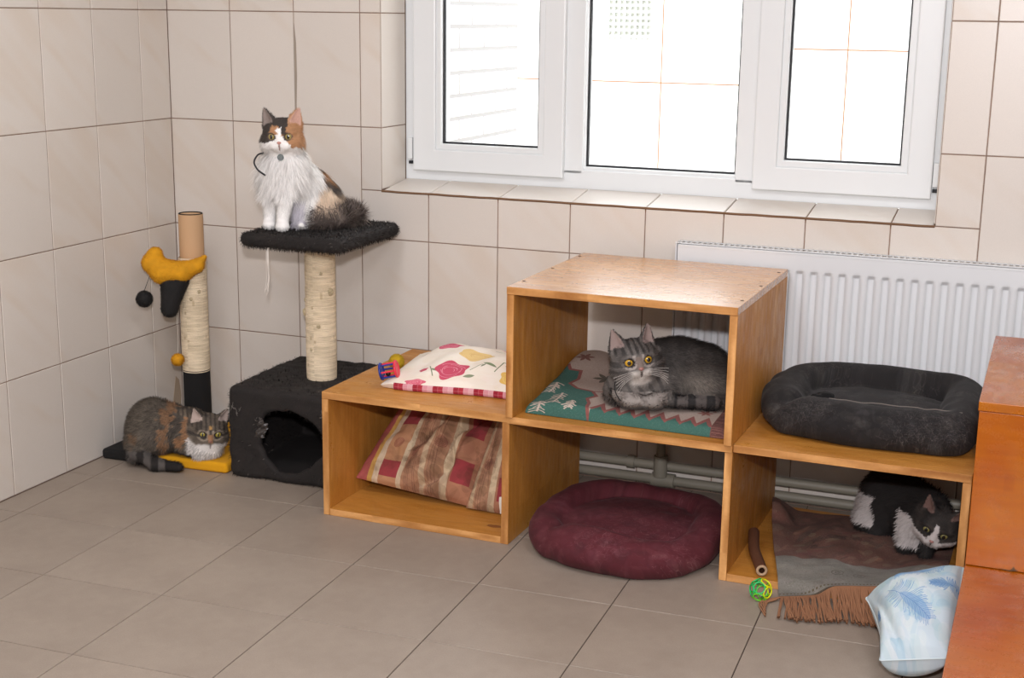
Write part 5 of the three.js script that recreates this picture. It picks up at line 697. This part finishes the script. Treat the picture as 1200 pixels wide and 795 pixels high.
// --- tortoiseshell loaf on the post's base
{
  const br = [0.145, 0.115, 0.085], dk = [0.045, 0.034, 0.027], or = [0.36, 0.175, 0.075], wt = [0.66, 0.62, 0.58];
  const head = { at: [0.046, 0.067, 0.062], yaw: 0.03, pitch: 0.12, roll: -0.08, s: 1.03, earTip: 0.058, earOut: 0.044 };
  const col = (p, q, hm, n, H) => {
    const w = 0.5 * c3(p, 24) + 0.3 * c3(p, 70), tick = 0.5 + 0.5 * c3(p, 160); let c = mixc(dk, [0.2, 0.165, 0.125], clamp(0.25 + 0.5 * tick + 0.3 * w)); const a = p[0] * 0.9 + p[2] * 0.25 + 0.03 * w + 0.012 * c3(p, 110) - 0.10 * (p[1] - 0.06);
    if (a > -0.068 && a < -0.046) c = mixc(c, or, 0.55); if (a > -0.040 && a < -0.012) c = mixc(c, dk, 0.65); if (a > -0.006 && a < 0.012 && p[1] > 0.03) c = mixc(c, or, 0.75); if (p[0] < -0.14 && p[1] < 0.06) c = mixc(c, or, 0.6 * smooth(-0.2, 0.4, w)); if (a > 0.014 && p[1] > 0.05) c = mixc(c, dk, 0.4);
    if (p[0] > -0.012 && p[2] > 0.045 && p[1] < 0.058 + 0.006 * w) c = wt; if (p[1] < 0.02 && (p[2] > 0.065 || p[0] < -0.11 && p[2] > 0.02) && p[0] < 0.0) c = p[0] > -0.075 ? [0.014, 0.011, 0.01] : (Math.sin(p[0] * 170) > 0 ? [0.02, 0.016, 0.014] : [0.11, 0.095, 0.085]);
    if (hm <= 0) return c; const f = headColors(q, H); if (f?.ear) return [0.46, 0.36, 0.31]; if (f?.rim) return [0.03, 0.024, 0.02]; if (f?.mouth) return [0.12, 0.09, 0.08];
    const X = Math.abs(q[0]); let h = mixc(dk, [0.2, 0.155, 0.11], clamp(0.45 + 0.5 * c3(q, 80))); if (q[1] > 0.012) h = mixc(h, [0.03, 0.022, 0.018], 0.75 * smooth(-0.1, 0.5, Math.sin(q[0] * 560 + 1.57))); if (X < 0.004 && q[1] > 0.018 && q[1] < 0.025) h = [0.42, 0.24, 0.08];
    const ed = Math.hypot((X - 0.0188) / 1.12, q[1] - 0.0022); if (ed < 0.0135 && q[2] > 0.02) h = [0.24, 0.19, 0.14]; if (X > 0.004 && X < 0.009 && q[1] > 0.0 && q[1] < 0.016 && q[2] > 0.03) h = [0.3, 0.24, 0.18]; if (X < 0.0065 && q[1] < 0.006 && q[2] > 0.03 && q[1] > -0.014) h = [0.30, 0.155, 0.075]; if (X > 0.026 && Math.abs(q[1]) < 0.003) h = dk; if (q[1] < -0.012 && (q[2] > 0.012)) h = mixc(h, wt, smooth(-0.014, -0.021, q[1] + 0.003 * c3(q, 100) + 0.25 * Math.max(0, X - 0.016)));
    return mixc(c, h, hm);
  };
  const style = (p, q, n, H, m) => {
    if (m < 0.06 || q[1] > 0.026 && m < 0.1) { const E = q[1] > 0.022 ? H.ear(q, q[0] < 0 ? -1 : 1) : null; if (E && E.t > 0.25 && E.d < 0.006) return { d: [n[0] * 0.3, 0.8, n[2] * 0.2], l: 0.003, w: 0.001, j: 0.3, g: 0 }; const away = H.dirToCat([q[0] * 14, (q[1] + 0.008) * 12, -0.25]), cheek = smooth(0.026, 0.04, Math.abs(q[0])) * smooth(0.01, -0.02, q[1]); return { d: [n[0] * 0.3 + away[0], n[1] * 0.3 + away[1] - 0.3 * cheek, n[2] * 0.3 + away[2]], l: (q[2] > 0.02 && Math.abs(q[0]) < 0.026 && q[1] < -0.004 ? 0.0024 : 0.004) + 0.005 * cheek * smooth(0.035, 0.01, q[2]), v: 0.4, w: 0.0012, j: 0.4, g: 0.1 }; }
    if (p[1] < 0.02 && p[2] > 0.06 && p[0] < 0) return { d: [0.5 + n[0] * 0.4, n[1] * 0.4, n[2] * 0.4], l: 0.007, w: 0.0012, j: 0.4, g: 0.05 };
    return { d: [n[0] * 0.5 - 0.35, n[1] * 0.5 - 0.35, n[2] * 0.5], l: 0.011, w: 0.0012, j: 0.45, g: 0.1, v: 0.6 };
  };
  makeCat({
    name: 'tortoiseshell_cat', label: 'brown and orange tabby cat with a white chest crouching in the corner', at: [0.235, 0.0305, 0.30], turn: 0.606, head, col, style, count: 40000, lo: [-0.2, -0.034, -0.13], hi: [0.115, 0.16, 0.145], pupil: [0.2, 0.62], eye: [0.42, 0.34, 0.06], nose: [0.24, 0.10, 0.07], whiskers: false,
    parts: [{ a: [-0.10, 0.070, -0.03], b: [-0.015, 0.062, 0.015], ra: 0.066, rb: 0.052, k: 0.03 }, { c: [-0.095, 0.056, -0.005], r: [0.074, 0.056, 0.07] }, { c: [-0.09, 0.045, 0.025], r: [0.058, 0.045, 0.045] }, { c: [0.024, 0.030, 0.074], r: [0.056, 0.033, 0.042] }, { a: [0.0, 0.065, 0.02], b: [0.035, 0.062, 0.05], ra: 0.05, rb: 0.04 }, { c: [-0.005, 0.034, 0.05], r: [0.04, 0.035, 0.04] },
      { a: [0.02, 0.014, 0.07], b: [0.03, 0.013, 0.098], ra: 0.018, rb: 0.014 }, { a: [0.05, 0.014, 0.065], b: [0.055, 0.013, 0.092], ra: 0.018, rb: 0.014 }, { a: [-0.155, 0.03, 0.0], b: [-0.150, 0.008, 0.045], ra: 0.02, rb: 0.017 }, { a: [-0.150, 0.008, 0.045], b: [-0.10, -0.013, 0.088], ra: 0.017, rb: 0.0145 }, { a: [-0.10, -0.013, 0.088], b: [-0.04, -0.0155, 0.116], ra: 0.0145, rb: 0.012 }],
  });
}
// --- black and white cat hiding in the right box
{
  const bk = [0.012, 0.0095, 0.0085], wt = [0.56, 0.52, 0.50];
  const head = { at: [0.033, 0.088, 0.0], yaw: -0.20, pitch: 0.30, roll: -0.30, s: 1.0, earTip: 0.064, earOut: 0.042 };
  const col = (p, q, hm, n, H) => {
    const w = 0.01 * c3(p, 35); let c = bk; if (p[0] + w < 0.0 && p[0] > -0.055 && p[2] > -0.06 && p[1] < 0.10 + w && p[1] > 0.02) c = wt; if (p[0] < -0.108 + w && p[1] < 0.105 && p[1] > 0.035) c = wt; if (hm <= 0) return c; const f = headColors(q, H); if (f?.ear) return [0.20, 0.12, 0.10]; if (f?.rim) return [0.012, 0.01, 0.009]; if (f?.mouth) return [0.12, 0.08, 0.07];
    const X = Math.abs(q[0] + 0.002 * c3(q, 90)); let h = mixc(bk, [0.05, 0.04, 0.034], 0.5 + 0.5 * c3(q, 70)); if (X < 0.004 + 0.25 * Math.max(0, 0.022 - q[1]) * smooth(0.03, -0.01, q[1]) && q[1] < 0.024 && q[2] > 0.01 || (q[1] < -0.012 && q[2] > 0.006)) h = wt; return mixc(c, h, hm);
  };
  const style = (p, q, n, H, m) => { if (m < 0.06 || q[1] > 0.026 && m < 0.1) { const E = q[1] > 0.022 ? H.ear(q, q[0] < 0 ? -1 : 1) : null; if (E && E.t > 0.25 && E.d < 0.006) return { d: [n[0] * 0.3, 0.8, n[2] * 0.2], l: 0.003, w: 0.001, j: 0.3, g: 0 }; const away = H.dirToCat([q[0] * 14, (q[1] + 0.008) * 12, -0.25]); return { d: [n[0] * 0.3 + away[0], n[1] * 0.3 + away[1], n[2] * 0.3 + away[2]], l: 0.0045, w: 0.0012, j: 0.4, g: 0.1 }; } return { d: [n[0] * 0.5 - 0.3, n[1] * 0.5 - 0.4, n[2] * 0.5], l: 0.011, w: 0.0013, j: 0.4, g: 0.1 }; };
  makeCat({
    name: 'black_and_white_cat', label: 'black and white cat hiding at the back of the right box', at: [2.162, 0.0265, 0.331], turn: 0.067, head, col, style, count: 22000, lo: [-0.19, -0.006, -0.24], hi: [0.09, 0.2, 0.08], pupil: [0.4, 0.65], eye: [0.30, 0.27, 0.10], nose: [0.36, 0.18, 0.16], whiskers: false,
    parts: [{ a: [0.0, 0.085, -0.075], b: [-0.075, 0.09, -0.145], ra: 0.06, rb: 0.07, k: 0.03 }, { c: [-0.08, 0.06, -0.14], r: [0.068, 0.06, 0.068] }, { c: [-0.012, 0.062, -0.055], r: [0.046, 0.056, 0.05] }, { a: [0.0, 0.08, -0.05], b: [0.016, 0.08, -0.012], ra: 0.045, rb: 0.037 }, { a: [-0.03, 0.05, -0.05], b: [-0.035, 0.014, -0.03], ra: 0.022, rb: 0.014 }, { a: [0.01, 0.05, -0.04], b: [0.012, 0.014, -0.015], ra: 0.022, rb: 0.014 }, { a: [-0.12, 0.04, -0.12], b: [-0.10, 0.014, -0.085], ra: 0.034, rb: 0.014 }],
  });
}

renderer.render(scene, camera);
